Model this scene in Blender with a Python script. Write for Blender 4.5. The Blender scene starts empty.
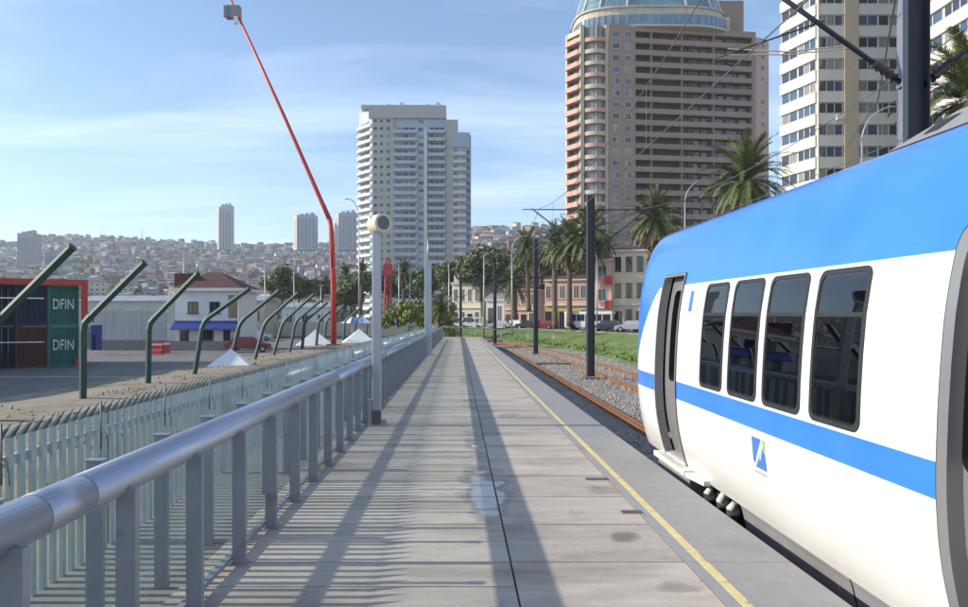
import bpy, math, random
from mathutils import Vector, Matrix, noise
R = math.radians
random.seed(7)
sc = bpy.context.scene
COL = sc.collection

# ------------------------------------------------------------------ camera
cd = bpy.data.cameras.new('camera'); cam = bpy.data.objects.new('camera', cd); COL.objects.link(cam)
cam.location = (0, 0, 1.7); cam.rotation_euler = (R(90), 0, 0)
cd.sensor_width = 36; cd.lens = 700 / 968 * 36
cd.shift_x = 26 / 968; cd.shift_y = 16.5 / 968
cd.clip_start = 0.05; cd.clip_end = 9000
sc.camera = cam
# ------------------------------------------------------------------ light
SUN_EL, SUN_AZ = R(25.3), R(0.0)      # sun stands square to the left (-X)
sd = bpy.data.lights.new('sun', 'SUN'); so = bpy.data.objects.new('sun', sd); COL.objects.link(so)
sd.energy = 4.2; sd.angle = R(0.5); sd.color = (1, .93, .82)
sdir = Vector((-math.cos(SUN_EL) * math.cos(SUN_AZ), math.cos(SUN_EL) * math.sin(SUN_AZ), math.sin(SUN_EL)))
so.rotation_euler = sdir.to_track_quat('Z', 'Y').to_euler(); so.location = (-30, 0, 60)
w = bpy.data.worlds.new('World'); sc.world = w; w.use_nodes = True
nt = w.node_tree; nt.nodes.clear()
out = nt.nodes.new('ShaderNodeOutputWorld'); bg = nt.nodes.new('ShaderNodeBackground')
sky = nt.nodes.new('ShaderNodeTexSky'); sky.sky_type = 'NISHITA'; sky.sun_disc = False
sky.sun_elevation = SUN_EL; sky.sun_rotation = math.atan2(sdir.x, sdir.y)
sky.air_density = 1.0; sky.dust_density = 0.3; sky.ozone_density = 2.6
tc = nt.nodes.new('ShaderNodeTexCoord'); sep = nt.nodes.new('ShaderNodeSeparateXYZ')
nt.links.new(tc.outputs['Generated'], sep.inputs[0])
def mth(op, a, b=None, tree=None):
    n = (tree or nt).nodes.new('ShaderNodeMath'); n.operation = op
    for i, v in enumerate((a, b)):
        if v is None: continue
        if isinstance(v, (int, float)): n.inputs[i].default_value = v
        else: (tree or nt).links.new(v, n.inputs[i])
    return n.outputs[0]
zz = mth('ADD', mth('MAXIMUM', sep.outputs['Z'], 0.0), 0.10)
cx, cy = mth('DIVIDE', sep.outputs['X'], zz), mth('DIVIDE', sep.outputs['Y'], zz)
cmb = nt.nodes.new('ShaderNodeCombineXYZ'); nt.links.new(cx, cmb.inputs[0]); nt.links.new(cy, cmb.inputs[1])
mp = nt.nodes.new('ShaderNodeMapping'); mp.inputs['Scale'].default_value = (.6, 1.9, 1); mp.inputs['Rotation'].default_value = (0, 0, R(-14)); mp.inputs['Location'].default_value = (5.3, 2.2, 0)
nt.links.new(cmb.outputs[0], mp.inputs[0])
no = nt.nodes.new('ShaderNodeTexNoise'); no.inputs['Scale'].default_value = .8; no.inputs['Detail'].default_value = 7; no.inputs['Roughness'].default_value = .58; no.inputs['Distortion'].default_value = .5
nt.links.new(mp.outputs[0], no.inputs['Vector'])
cr = nt.nodes.new('ShaderNodeValToRGB'); cr.color_ramp.elements[0].position = .44; cr.color_ramp.elements[0].color = (0, 0, 0, 1); cr.color_ramp.elements[1].position = .74; cr.color_ramp.elements[1].color = (1, 1, 1, 1)
nt.links.new(no.outputs[0], cr.inputs[0])
CLOUD = mth('MULTIPLY', cr.outputs[0], .38)
mx = nt.nodes.new('ShaderNodeMixRGB'); mx.inputs[2].default_value = (6.4, 6.8, 7.4, 1)
nt.links.new(CLOUD, mx.inputs[0]); nt.links.new(sky.outputs[0], mx.inputs[1])
nt.links.new(mx.outputs[0], bg.inputs[0]); bg.inputs[1].default_value = .15
nt.links.new(bg.outputs[0], out.inputs[0])
sc.view_settings.view_transform = 'Standard'; sc.view_settings.look = 'None'
sc.view_settings.exposure = 0.60; sc.view_settings.gamma = 1; sc.view_settings.use_curve_mapping = False
sc.cycles.max_bounces = 6; sc.cycles.transparent_max_bounces = 24; sc.cycles.volume_bounces = 0

# ------------------------------------------------------------------ materials
def srgb(r, g, b):
    f = lambda c: ((c / 255 + .055) / 1.055) ** 2.4 if c > 10 else c / 255 / 12.92
    return (f(r), f(g), f(b))
def mat(name, col, rough=.7, metal=0, var=.15, scale=3, bump=0, bscale=40, spec=.5, col2=None, c2lo=.55, c2hi=.7, c2scale=.6, stretch=(1, 1, 1), coat=0):
    m = bpy.data.materials.new(name); m.use_nodes = True; t = m.node_tree; p = t.nodes['Principled BSDF']
    L = t.links.new
    p.inputs['Roughness'].default_value = rough; p.inputs['Metallic'].default_value = metal
    p.inputs['Specular IOR Level'].default_value = spec
    if coat: p.inputs['Coat Weight'].default_value = coat; p.inputs['Coat Roughness'].default_value = .08
    tcn = t.nodes.new('ShaderNodeTexCoord'); mpn = t.nodes.new('ShaderNodeMapping'); mpn.inputs['Scale'].default_value = stretch
    L(tcn.outputs['Object'], mpn.inputs[0])
    n1 = t.nodes.new('ShaderNodeTexNoise'); n1.inputs['Scale'].default_value = scale; n1.inputs['Detail'].default_value = 5; n1.inputs['Roughness'].default_value = .62
    L(mpn.outputs[0], n1.inputs['Vector'])
    r = t.nodes.new('ShaderNodeValToRGB'); r.color_ramp.elements[0].position = .28; r.color_ramp.elements[1].position = .74
    r.color_ramp.elements[0].color = tuple(c * (1 - var) for c in col) + (1,); r.color_ramp.elements[1].color = tuple(min(1, c * (1 + var)) for c in col) + (1,)
    L(n1.outputs[0], r.inputs[0]); src = r.outputs[0]
    if col2:
        n2 = t.nodes.new('ShaderNodeTexNoise'); n2.inputs['Scale'].default_value = c2scale; n2.inputs['Detail'].default_value = 6; n2.inputs['Roughness'].default_value = .6
        L(mpn.outputs[0], n2.inputs['Vector'])
        r2 = t.nodes.new('ShaderNodeValToRGB'); r2.color_ramp.elements[0].position = c2lo; r2.color_ramp.elements[1].position = c2hi
        L(n2.outputs[0], r2.inputs[0])
        mm = t.nodes.new('ShaderNodeMixRGB'); L(r2.outputs[0], mm.inputs[0]); L(src, mm.inputs[1]); mm.inputs[2].default_value = tuple(col2) + (1,); src = mm.outputs[0]
    L(src, p.inputs['Base Color'])
    if bump:
        n3 = t.nodes.new('ShaderNodeTexNoise'); n3.inputs['Scale'].default_value = bscale; n3.inputs['Detail'].default_value = 4
        L(mpn.outputs[0], n3.inputs['Vector'])
        b = t.nodes.new('ShaderNodeBump'); b.inputs['Strength'].default_value = bump; b.inputs['Distance'].default_value = .02
        L(n3.outputs[0], b.inputs['Height']); L(b.outputs[0], p.inputs['Normal'])
    return m
def glass_sheet(name, tint, refl=.12, rough=.03, clear=.8, dust_sheen=.0):
    "thin sheet of glass: tinted see-through mixed with a mirror that grows at grazing angles"
    m = bpy.data.materials.new(name); m.use_nodes = True; t = m.node_tree; t.nodes.clear(); L = t.links.new
    o = t.nodes.new('ShaderNodeOutputMaterial'); tr = t.nodes.new('ShaderNodeBsdfTransparent'); tr.inputs[0].default_value = tint + (1,)
    gl = t.nodes.new('ShaderNodeBsdfGlossy'); gl.inputs['Roughness'].default_value = rough; gl.inputs[0].default_value = (.9, .95, 1, 1)
    df = t.nodes.new('ShaderNodeBsdfDiffuse'); df.inputs[0].default_value = (.62, .70, .72, 1)
    fr = t.nodes.new('ShaderNodeLayerWeight'); fr.inputs[0].default_value = refl
    tc_ = t.nodes.new('ShaderNodeTexCoord'); nn = t.nodes.new('ShaderNodeTexNoise'); nn.inputs['Scale'].default_value = 2.2; nn.inputs['Detail'].default_value = 6
    L(tc_.outputs['Object'], nn.inputs['Vector'])
    fw = t.nodes.new('ShaderNodeLayerWeight'); fw.inputs[0].default_value = .5
    # dust film, painted paler edge-on to imitate the fogged glass reflection
    dm = mth('MULTIPLY', nn.outputs[0], mth('ADD', 1 - clear, mth('MULTIPLY', mth('POWER', fw.outputs['Facing'], 6.0, t), dust_sheen, t), t), t)
    m1 = t.nodes.new('ShaderNodeMixShader'); L(dm, m1.inputs[0]); L(tr.outputs[0], m1.inputs[1]); L(df.outputs[0], m1.inputs[2])
    ge = t.nodes.new('ShaderNodeNewGeometry'); ff = mth('MULTIPLY', mth('MULTIPLY', fr.outputs['Fresnel'], .62, t), mth('SUBTRACT', 1.0, ge.outputs['Backfacing'], t), t)
    m2 = t.nodes.new('ShaderNodeMixShader'); L(ff, m2.inputs[0]); L(m1.outputs[0], m2.inputs[1]); L(gl.outputs[0], m2.inputs[2])
    L(m2.outputs[0], o.inputs[0])
    return m

# ------------------------------------------------------------------ mesh builder
class MB:
    def __init__(s): s.v = []; s.f = []; s.m = []; s.sm = []; s.k = []
    def face(s, pts, m=0, smooth=False, k=0.0):
        n = len(s.v); s.v += [tuple(p) for p in pts]; s.f.append(tuple(range(n, n + len(pts)))); s.m.append(m); s.sm.append(smooth); s.k.append(k)
    def box(s, x0, x1, y0, y1, z0, z1, m=0, k=0.0, M=None):
        P = [(x0, y0, z0), (x1, y0, z0), (x1, y1, z0), (x0, y1, z0), (x0, y0, z1), (x1, y0, z1), (x1, y1, z1), (x0, y1, z1)]
        if M is not None: P = [tuple(M @ Vector(p)) for p in P]
        n = len(s.v); s.v += P
        for q in ((0, 3, 2, 1), (4, 5, 6, 7), (0, 1, 5, 4), (1, 2, 6, 5), (2, 3, 7, 6), (3, 0, 4, 7)):
            s.f.append(tuple(n + i for i in q)); s.m.append(m); s.sm.append(False); s.k.append(k)
        return s
    def bar(s, a, b, wx, wy, m=0):
        "rectangular bar from a to b"
        a, b = Vector(a), Vector(b); d = b - a; L = d.length
        q = d.to_track_quat('Z', 'Y').to_matrix().to_4x4(); q.translation = a
        return s.box(-wx / 2, wx / 2, -wy / 2, wy / 2, 0, L, m, M=q)
    def tube(s, pts, r, n=10, m=0, caps=True, smooth=True):
        pts = [Vector(p) for p in pts]; rs = r if isinstance(r, (list, tuple)) else [r] * len(pts)
        base = len(s.v); up = None
        for i, p in enumerate(pts):
            d = (pts[min(i + 1, len(pts) - 1)] - pts[max(i - 1, 0)]).normalized()
            if up is None: up = Vector((0, 0, 1)) if abs(d.z) < .9 else Vector((1, 0, 0))
            u = d.cross(up).normalized(); v_ = u.cross(d).normalized(); up = v_
            for j in range(n):
                a = 2 * math.pi * j / n; s.v.append(tuple(p + (u * math.cos(a) + v_ * math.sin(a)) * rs[i]))
        for i in range(len(pts) - 1):
            for j in range(n):
                a = base + i * n + j; b = base + i * n + (j + 1) % n
                s.f.append((a, b, b + n, a + n)); s.m.append(m); s.sm.append(smooth); s.k.append(0)
        if caps:
            s.f.append(tuple(base + j for j in range(n))[::-1]); s.m.append(m); s.sm.append(False); s.k.append(0)
            e = base + (len(pts) - 1) * n
            s.f.append(tuple(e + j for j in range(n))); s.m.append(m); s.sm.append(False); s.k.append(0)
        return s
    def prism(s, poly, z0, z1, m=0, mtop=None):
        n = len(poly)
        s.face([(x, y, z1) for x, y in poly], m if mtop is None else mtop); s.face([(x, y, z0) for x, y in poly][::-1], m)
        for i in range(n):
            a, b = poly[i], poly[(i + 1) % n]
            s.face([(a[0], a[1], z0), (b[0], b[1], z0), (b[0], b[1], z1), (a[0], a[1], z1)], m)
        return s
    def build(s, name, mats, parent=None, loc=None, bevel=0, attr=False, weld=False):
        me = bpy.data.meshes.new(name); me.from_pydata(s.v, [], s.f)
        for x in (mats if isinstance(mats, (list, tuple)) else [mats]): me.materials.append(x)
        me.polygons.foreach_set('material_index', s.m); me.polygons.foreach_set('use_smooth', s.sm)
        if attr:
            a = me.attributes.new('rnd', 'FLOAT', 'FACE'); a.data.foreach_set('value', s.k)
        me.update()
        o = bpy.data.objects.new(name, me); COL.objects.link(o)
        if loc: o.location = loc
        if parent: o.parent = parent
        if bevel:
            b = o.modifiers.new('bevel', 'BEVEL'); b.width = bevel; b.segments = 2; b.limit_method = 'ANGLE'
        return o
def tag(o, label=None, cat=None, group=None, kind=None):
    if label: o['label'] = label
    if cat: o['category'] = cat
    if group: o['group'] = group
    if kind: o['kind'] = kind
    return o
def thing(name, label, cat, loc=(0, 0, 0), rz=0, group=None, s=1):
    o = bpy.data.objects.new(name, None); COL.objects.link(o); o.location = loc; o.rotation_euler = (0, 0, rz); o.scale = (s, s, s)
    o.empty_display_size = .2
    return tag(o, label, cat, group)
def dup(root, loc, rz=0, label=None, group=None, s=1):
    r = root.copy(); COL.objects.link(r); r.location = loc; r.rotation_euler = (0, 0, rz); r.scale = (s, s, s) if isinstance(s, (int, float)) else s
    if label: r['label'] = label
    if group: r['group'] = group
    for ch in list(root.children):
        c = ch.copy(); COL.objects.link(c); c.parent = r
        for g in ch.children:
            d = g.copy(); COL.objects.link(d); d.parent = c
    return r
def struct(o): o['kind'] = 'structure'; return o
ORD = 'first second third fourth fifth sixth seventh eighth ninth tenth eleventh twelfth thirteenth fourteenth fifteenth sixteenth seventeenth eighteenth nineteenth twentieth'.split()
def at(px, py, Y): return (Y * (px - 458) / 700, Y, 1.7 + (320 - py) * Y / 700)
def shift(y): return 0 if y < 50 else -(y - 50) ** 2 / 540 if y < 150 else -18.52 - (y - 150) * .37

# ================================================================== PLATFORM
def with_attr(m, amt=.16):
    "brighten / darken each slab a little by its own face value"
    t = m.node_tree; p = t.nodes['Principled BSDF']; src = p.inputs['Base Color'].links[0].from_socket
    a = t.nodes.new('ShaderNodeAttribute'); a.attribute_name = 'rnd'
    tc2 = t.nodes.new('ShaderNodeTexCoord'); sp = t.nodes.new('ShaderNodeTexNoise'); sp.inputs['Scale'].default_value = 55; sp.inputs['Detail'].default_value = 3; t.links.new(tc2.outputs['Object'], sp.inputs['Vector'])
    vo = t.nodes.new('ShaderNodeTexVoronoi'); vo.inputs['Scale'].default_value = 4.5; t.links.new(tc2.outputs['Object'], vo.inputs['Vector'])
    gum = mth('MULTIPLY', mth('LESS_THAN', vo.outputs['Distance'], .07, t), .22, t)     # gum and drips trodden into the slabs
    k = mth('ADD', mth('MULTIPLY', a.outputs['Fac'], amt, t), mth('SUBTRACT', mth('ADD', mth('MULTIPLY', sp.outputs[0], .34, t), 1 - amt / 2 - .17, t), gum, t), t)
    h = t.nodes.new('ShaderNodeHueSaturation'); t.links.new(src, h.inputs['Color']); t.links.new(k, h.inputs['Value'])
    t.links.new(h.outputs[0], p.inputs['Base Color']); return m
M_slab = with_attr(mat('paving_concrete', (.45, .39, .325), .85, var=.14, scale=5, bump=.35, bscale=60, col2=(.27, .225, .18), c2lo=.50, c2hi=.72, c2scale=1.1, stretch=(.45, 1.5, 1)), .24)
def wet():
    "rain water left in the hollows of the worn slabs: darker, smooth, with soft edges"
    t = M_slab.node_tree; L = t.links.new; p = t.nodes['Principled BSDF']; src = p.inputs['Base Color'].links[0].from_socket
    tcn = t.nodes.new('ShaderNodeTexCoord'); s = t.nodes.new('ShaderNodeSeparateXYZ'); L(tcn.outputs['Object'], s.inputs[0])
    n = t.nodes.new('ShaderNodeTexNoise'); n.inputs['Scale'].default_value = 2.3; n.inputs['Detail'].default_value = 5; n.inputs['Roughness'].default_value = .55; L(tcn.outputs['Object'], n.inputs['Vector'])
    k = mth('SUBTRACT', n.outputs[0], .70, t)
    for cx, cy, rx, ry, a in ((.28, 7.2, .36, 1.6, .34), (.26, 6.6, .24, .6, .14), (.22, 9.8, .18, 1.3, .24), (.2, 14, .16, 2.0, .22), (.3, 4.1, .25, .3, .16), (.9, 12.4, .25, .5, .31), (1.45, 7.0, .25, .25, .28), (1.3, 5.5, .16, .2, .32), (1.42, 4.45, .2, .16, .32), (.5, 5.6, .18, .3, .2), (.15, 20, .14, 3, .2)):
        dx = mth('DIVIDE', mth('SUBTRACT', s.outputs['X'], cx, t), rx, t); dy = mth('DIVIDE', mth('SUBTRACT', s.outputs['Y'], cy, t), ry, t)
        g = mth('MAXIMUM', mth('SUBTRACT', 1.0, mth('ADD', mth('MULTIPLY', dx, dx, t), mth('MULTIPLY', dy, dy, t), t), t), 0.0, t); k = mth('ADD', k, mth('MULTIPLY', g, a, t), t)
    w_ = mth('MINIMUM', mth('MAXIMUM', mth('MULTIPLY', k, 6.0, t), 0.0, t), 1.0, t); d_ = mth('MINIMUM', mth('MAXIMUM', mth('ADD', mth('MULTIPLY', k, 6.0, t), .45, t), 0.0, t), 1.0, t)
    m_ = t.nodes.new('ShaderNodeMixRGB'); L(mth('MULTIPLY', d_, .55, t), m_.inputs[0]); L(src, m_.inputs[1]); m_.inputs[2].default_value = (.12, .105, .09, 1); L(m_.outputs[0], p.inputs['Base Color'])
    L(mth('SUBTRACT', .85, mth('MULTIPLY', w_, .80, t), t), p.inputs['Roughness'])
    L(mth('ADD', .4, mth('MULTIPLY', w_, .6, t), t), p.inputs['Specular IOR Level'])
    b = [q for q in t.nodes if q.type == 'BUMP'][0]; L(mth('MULTIPLY', mth('SUBTRACT', 1.0, w_, t), .35, t), b.inputs['Strength'])
wet()
M_edge = with_attr(mat('edge_concrete', (.30, .285, .265), .8, var=.08, scale=9, bump=.2, bscale=90, col2=(.2, .19, .18), c2lo=.55, c2hi=.8), .05)
M_base = mat('raw_concrete', (.22, .21, .19), .9, var=.2, bump=.3)
M_dark = mat('joint_dirt', (.07, .062, .055), .95, var=.2)
M_yel = mat('yellow_paint', (.66, .53, .24), .75, var=.12, scale=9, col2=(.36, .30, .2), c2lo=.56, c2hi=.66, c2scale=7, bump=.1)
b = MB(); b.box(-3.0, 2.26, -8, 70, -1.35, -.035, 0); b.box(2.27, 2.34, -8, 70, -.28, -.036, 0)
struct(b.build('platform', M_base))
b = MB(); rr = random.Random(3)
y = -6.0
def slab(x0, x1, y0, y1, m=0, g=.015):
    dz = rr.uniform(-.0025, .0015)
    b.box(x0 + g / 2, x1 - g / 2, y0 + g / 2, y1 - g / 2, -.05, dz, m, k=rr.random())
while y < 70:
    d = .455
    slab(-1.78, .37, y, min(y + d, 70)); y += d
y = -6.0
while y < 70:
    slab(.37, 1.60, y, min(y + .91, 70)); y += .91
y = -6.0
while y < 70:
    slab(1.60, 2.34, y, min(y + 1.82, 70), 1, .004); y += 1.82
struct(b.build('platform_paving', [M_slab, M_edge], attr=True))
b = MB(); y = -6
while y < 70:
    b.box(1.69, 1.755, y, y + 1.816, 0.0, .0035); y += 1.82
struct(b.build('yellow_line', M_yel))
M_bolt = mat('dull_steel', (.16, .15, .14), .55, metal=.7, var=.2)
for i, (px, py, w_, lab) in enumerate([(632, 512, .09, 'farther small dark iron cover beside the yellow platform line'), (597, 479, .12, 'faint iron cover on the paving left of the yellow line, farthest of three'), (700, 540, .05, 'nearest small dark iron cover right at the yellow platform line')][:2]):
    Y = 1190 / (py - 320); X = (px - 458) / 700 * Y
    m = MB(); m.box(X - w_, X + w_, Y - .05, Y + .05, -.004, .004); tag(m.build('drain_cover', M_bolt), ['small dark iron cover beside the yellow line, nearer of two', 'small dark iron cover beside the yellow line, farther of two'][i], 'drain cover', 'iron covers in the platform')

# ================================================================== RAILING
M_galv = mat('brushed_steel', (.46, .49, .55), .42, metal=.8, var=.08, scale=2, stretch=(6, .6, 6), bump=.05, bscale=30)
M_post = mat('grey_painted_steel', (.30, .31, .34), .45, metal=.35, var=.10, scale=6, col2=(.2, .19, .18), c2lo=.6, c2hi=.75, c2scale=5)
M_gl = glass_sheet('clear_glass', (.965, .985, .98), .10, .03, .98, .3)
M_gl2 = glass_sheet('green_glass', (.97, .99, .985), .10, .05, .97, 1.5)
M_rub = mat('black_rubber', (.02, .02, .02), .6, var=.2)
RX, RZ, SP, Y0 = -1.60, .96, .83, -1.75
rail = thing('handrail_barrier', 'long steel and glass railing with thick round handrail along the platform', 'railing', (RX, 0, 0))
yy = [Y0 + SP * i for i in range(87)]
for i, y in enumerate(yy):
    if y > 69.6: break
    m = MB(); m.box(.03, .12, y - .022, y + .022, -.02, RZ - .04); m.box(.02, .14, y - .04, y + .04, 0, .012)
    m.build('post', M_post, rail)
    m = MB(); m.box(.005, .011, y + .03, y + SP - .03, .07, RZ - .09); m.build('glass_panel', M_gl, rail)
m = MB(); m.box(-.01, .035, Y0, 69.7, .035, .065); m.build('bottom_rail', M_post, rail)
segs = [Y0]
s_ = 2.95 - 6
while s_ < 69.7:
    if s_ > Y0: segs.append(s_)
    s_ += 6.0
segs.append(69.7)
segs = sorted(set(segs + [2.62]))
for a, c in zip(segs, segs[1:]):
    m = MB(); m.tube([(0, a + .004, RZ), (0, c - .004, RZ)], .086, 28); m.tube([(0, c - .02, RZ), (0, c + .02, RZ)], .083, 24)
    m.build('handrail', M_galv, rail)
# outer glass screen with its own short posts
scr = thing('glass_screen', 'outer glass screen on short flat posts behind the round handrail', 'glass screen', (-1.95, 0, 0))
for i in range(80):
    y = 1.21 + SP * i - SP
    if y > 66: break
    m = MB(); m.box(-.01, .075, y - .018, y + .018, -.04, .955); m.box(-.015, .085, y - .03, y + .03, .955, .965); m.build('post', M_post, scr)
    m = MB(); m.box(-.004, .004, y + .02, y + SP - .02, .05, 1.235); m.build('glass_panel', M_gl2, scr)
    if i % 2 == 1 or i < 10:
        m = MB(); m.tube([(0.012, y + .1, 1.0), (0.012, y + .1, 1.26)], .0045, 6)
        m.tube([(.012, y + .1, 1.1), (.04, y + .09, 1.09), (.058, y + .08, 1.05), (.06, y + .08, 1.0)], .003, 6); m.build('clamp_rod', M_bolt, scr)
# picket fence
M_pick = mat('pale_green_paint', (.40, .44, .41), .6, var=.15, scale=5, col2=(.25, .2, .15), c2lo=.62, c2hi=.75)
M_grn = mat('dark_green_paint', (.022, .058, .045), .6, var=.25, scale=4, col2=(.10, .08, .06), c2lo=.62, c2hi=.74, c2scale=3)
pf = thing('picket_fence', 'low pale green picket fence with dark pointed tips outside the platform', 'fence', (-2.68, 0, 0))
y = 0.6; n_ = 0
while y < 60:
    m = MB(); tp = MB()
    for k in range(22):
        q = y + k * .112
        m.box(-.012, .012, q - .023, q + .023, -.9, 1.0)
        tp.face([(.014, q - .03, 1.0), (.014, q + .03, 1.0), (.05, q + .06, 1.10)]); tp.face([(-.014, q + .03, 1.0), (-.014, q - .03, 1.0), (.05, q + .06, 1.10)])
        tp.face([(.014, q - .03, 1.0), (-.014, q - .03, 1.0), (.05, q + .06, 1.10)]); tp.face([(.014, q + .03, 1.0), (-.014, q + .03, 1.0), (.05, q + .06, 1.10)][::-1])
    m.build('picket_panel', M_pick, pf); tp.build('picket_tips', M_grn, pf)
    m = MB(); m.box(-.05, -.013, y - .05, y + 2.42, .825, .885); m.box(-.05, -.013, y - .05, y + 2.42, -.1, -.04); m.build('fence_rail', M_pick, pf)
    m = MB(); m.box(-.1, -.052, y - .09, y - .03, -1.3, 1.02); m.build('fence_post', M_grn, pf)
    y += 22 * .112

# ================================================================== SPEAKER POLES
M_alu = mat('aluminium_grey', (.42, .43, .46), .42, metal=.5, var=.1, scale=3, stretch=(1, 1, .3))
M_cream = mat('cream_plastic', (.62, .55, .40), .5, var=.06)
t = thing('loudspeaker_pole', 'grey square pole bolted to the platform beside the railing, carrying a cream horn speaker', 'pole', (-1.31, 11.3, 0))
m = MB(); m.box(-.07, .07, -.07, .07, .012, 3.32); m.build('pole', M_alu, t, bevel=.012)
m = MB(); m.box(-.16, .16, -.16, .16, -.002, .014)
for sx in (-1, 1): m.prism([(sx * .07, -.006), (sx * .15, -.006), (sx * .15, .006), (sx * .07, .006)][::sx], .014, .1)
for sx in (-1, 1):
    for sy in (-1, 1): m.tube([(sx * .13, sy * .13, .01), (sx * .13, sy * .13, .045)], .014, 8)
m.build('base_plate', M_alu, t)
m = MB(); m.box(-.075, .075, -.0712, -.0702, .02, .25); m.build('dirty_foot', M_bolt, t)
m = MB(); m.box(-.10, .02, -.1, .1, 3.22, 3.36); m.tube([(-.06, 0, 3.3), (.0, 0, 3.26)], .03, 8); m.build('bracket', M_alu, t)
sp = MB(); d = Vector((.55, -.8, -.02)).normalized(); c0 = Vector((-.06, .08, 3.25)); 
sp.tube([c0 - d * .0, c0 + d * .05, c0 + d * .3, c0 + d * .33], [.13, .15, .15, .145], 22)
spk = sp.build('loudspeaker', M_cream, t)
m = MB(); m.tube([c0 + d * .331, c0 + d * .334], [.11, .11], 20); m.build('speaker_grille', M_bolt, spk)
m = MB(); m.box(-.14, -.075, -.05, .05, .1, .42); m.box(-.13, -.08, -.055, -.05, .13, .38); m.build('junction_box', M_alu, t)
for i, (px, Y, lab) in enumerate([(428, 34, 'tall grey pole at the far stretch of the railing with a slim mast on top')]):
    X = (px - 458) / 700 * Y
    t = thing('platform_pole', lab, 'pole', (X, Y, 0))
    m = MB(); m.box(-.17, .17, -.15, .15, 0, 4.55); m.build('pole', M_alu, t, bevel=.02)
    m = MB(); m.tube([(0, 0, 4.55), (0, 0, 5.6)], [.05, .03], 10); m.build('mast', M_alu, t)
    m = MB(); m.box(-.27, .27, -.25, .25, -.001, .03); m.build('base_plate', M_alu, t)

# end of the platform
t = thing('end_barrier', 'low tube railing closing off the far end of the platform', 'railing', (0, 69.6, 0))
m = MB(); m.tube([(-1.5, 0, 1.05), (12, 8, .2)], .045, 8); m.build('top_rail', M_alu, t)
for k in range(5):
    u = k / 4.5; m = MB(); m.tube([(-1.5 + 13.5 * u, 8 * u, 1.05 - .85 * u), (-1.5 + 13.5 * u, 8 * u, -1.2 if k > 1 else 0)], .035, 8); m.build('post', M_alu, t)

# ================================================================== TRAIN
PROF = [(-.78, 2.80), (-.55, 2.73), (-.30, 2.68), (-.08, 2.625), (.0, 2.60), (.1, 2.565), (.2, 2.54), (.3, 2.515), (.45, 2.485), (.6, 2.465), (.8, 2.452), (.9, 2.45), (1.0, 2.45), (1.25, 2.457), (1.5, 2.47), (1.75, 2.49), (1.95, 2.52), (2.1, 2.55), (2.25, 2.585), (2.4, 2.63), (2.55, 2.685), (2.68, 2.75), (2.785, 2.83), (2.845, 2.92), (2.885, 3.03), (2.92, 3.22), (2.95, 3.5), (2.98, 3.95)]
XC = 3.95
def px_at(z):
    for (z0, x0), (z1, x1) in zip(PROF, PROF[1:]):
        if z <= z1: k = (z - z0) / (z1 - z0); return x0 + (x1 - x0) * k
    return PROF[-1][1]
YN0, YN1 = 9.15, 10.6
def wy(y, z):
    k0 = min(1, max(0, (z - 1.1) / 1.5)); k0 = k0 * k0 * (3 - 2 * k0); n0 = 9.12 + .38 * k0
    if y <= n0: return 1
    k = min(1, (y - n0) / (YN1 - n0)); return max(0.02, (1 - k ** 3.2) ** .5)
def surf(y, z, off=0): 
    return (XC - (XC - px_at(z)) * wy(y, z) - off, y, z)
M_body = mat('train_paint', (.70, .695, .68), .28, var=.03, scale=1.5, coat=.4, bump=.02, bscale=3)
def livery():
    t = M_body.node_tree; L = t.links.new; p = t.nodes['Principled BSDF']; src = p.inputs['Base Color'].links[0].from_socket
    g = t.nodes.new('ShaderNodeNewGeometry'); tcn = t.nodes.new('ShaderNodeTexCoord'); s = t.nodes.new('ShaderNodeSeparateXYZ'); L(tcn.outputs['Object'], s.inputs[0])
    zb = mth('SUBTRACT', 2.08, mth('MULTIPLY', mth('POWER', mth('MAXIMUM', mth('SUBTRACT', s.outputs['Y'], 8.82, t), 0.0, t), 1.25, t), 1.15, t), t)
    top = mth('GREATER_THAN', s.outputs['Z'], zb, t)
    st = mth('MULTIPLY', mth('GREATER_THAN', s.outputs['Z'], .80, t), mth('LESS_THAN', s.outputs['Z'], .995, t), t)
    f = mth('MAXIMUM', top, st, t)
    nz = t.nodes.new('ShaderNodeTexNoise'); nz.inputs['Scale'].default_value = 1.6; nz.inputs['Detail'].default_value = 5; L(tcn.outputs['Object'], nz.inputs['Vector'])
    # beige road grime that lies on the lower side of the car
    gr = mth('MULTIPLY', mth('MAXIMUM', mth('SUBTRACT', .75, s.outputs['Z'], t), 0.0, t), mth('MULTIPLY', nz.outputs[0], 1.1, t), t)
    mg = t.nodes.new('ShaderNodeMixRGB'); L(mth('MINIMUM', mth('MULTIPLY', gr, .6, t), .3, t), mg.inputs[0]); L(src, mg.inputs[1]); mg.inputs[2].default_value = (.52, .44, .32, 1)
    bl = t.nodes.new('ShaderNodeMixRGB'); bl.inputs[1].default_value = (.020, .165, .66, 1); bl.inputs[2].default_value = (.05, .23, .72, 1); L(nz.outputs[0], bl.inputs[0])
    m_ = t.nodes.new('ShaderNodeMixRGB'); L(f, m_.inputs[0]); L(mg.outputs[0], m_.inputs[1]); L(bl.outputs[0], m_.inputs[2])
    L(m_.outputs[0], p.inputs['Base Color'])
livery()
M_skirt = mat('grey_skirt_paint', (.26, .26, .27), .5, var=.12, scale=3, col2=(.2, .17, .13), c2lo=.5, c2hi=.8)
M_roof = mat('roof_grey', (.20, .205, .215), .55, var=.1, scale=2, col2=(.25, .24, .23), c2lo=.55, c2hi=.8)
M_door = mat('door_grey', (.27, .265, .26), .35, metal=.4, var=.06, scale=2, stretch=(1, 1, .3))
M_under = mat('underframe_black', (.03, .028, .026), .8, var=.4)
M_glassd = mat('dark_window_glass', (.012, .014, .016), .03, var=.1, spec=.9)
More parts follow.
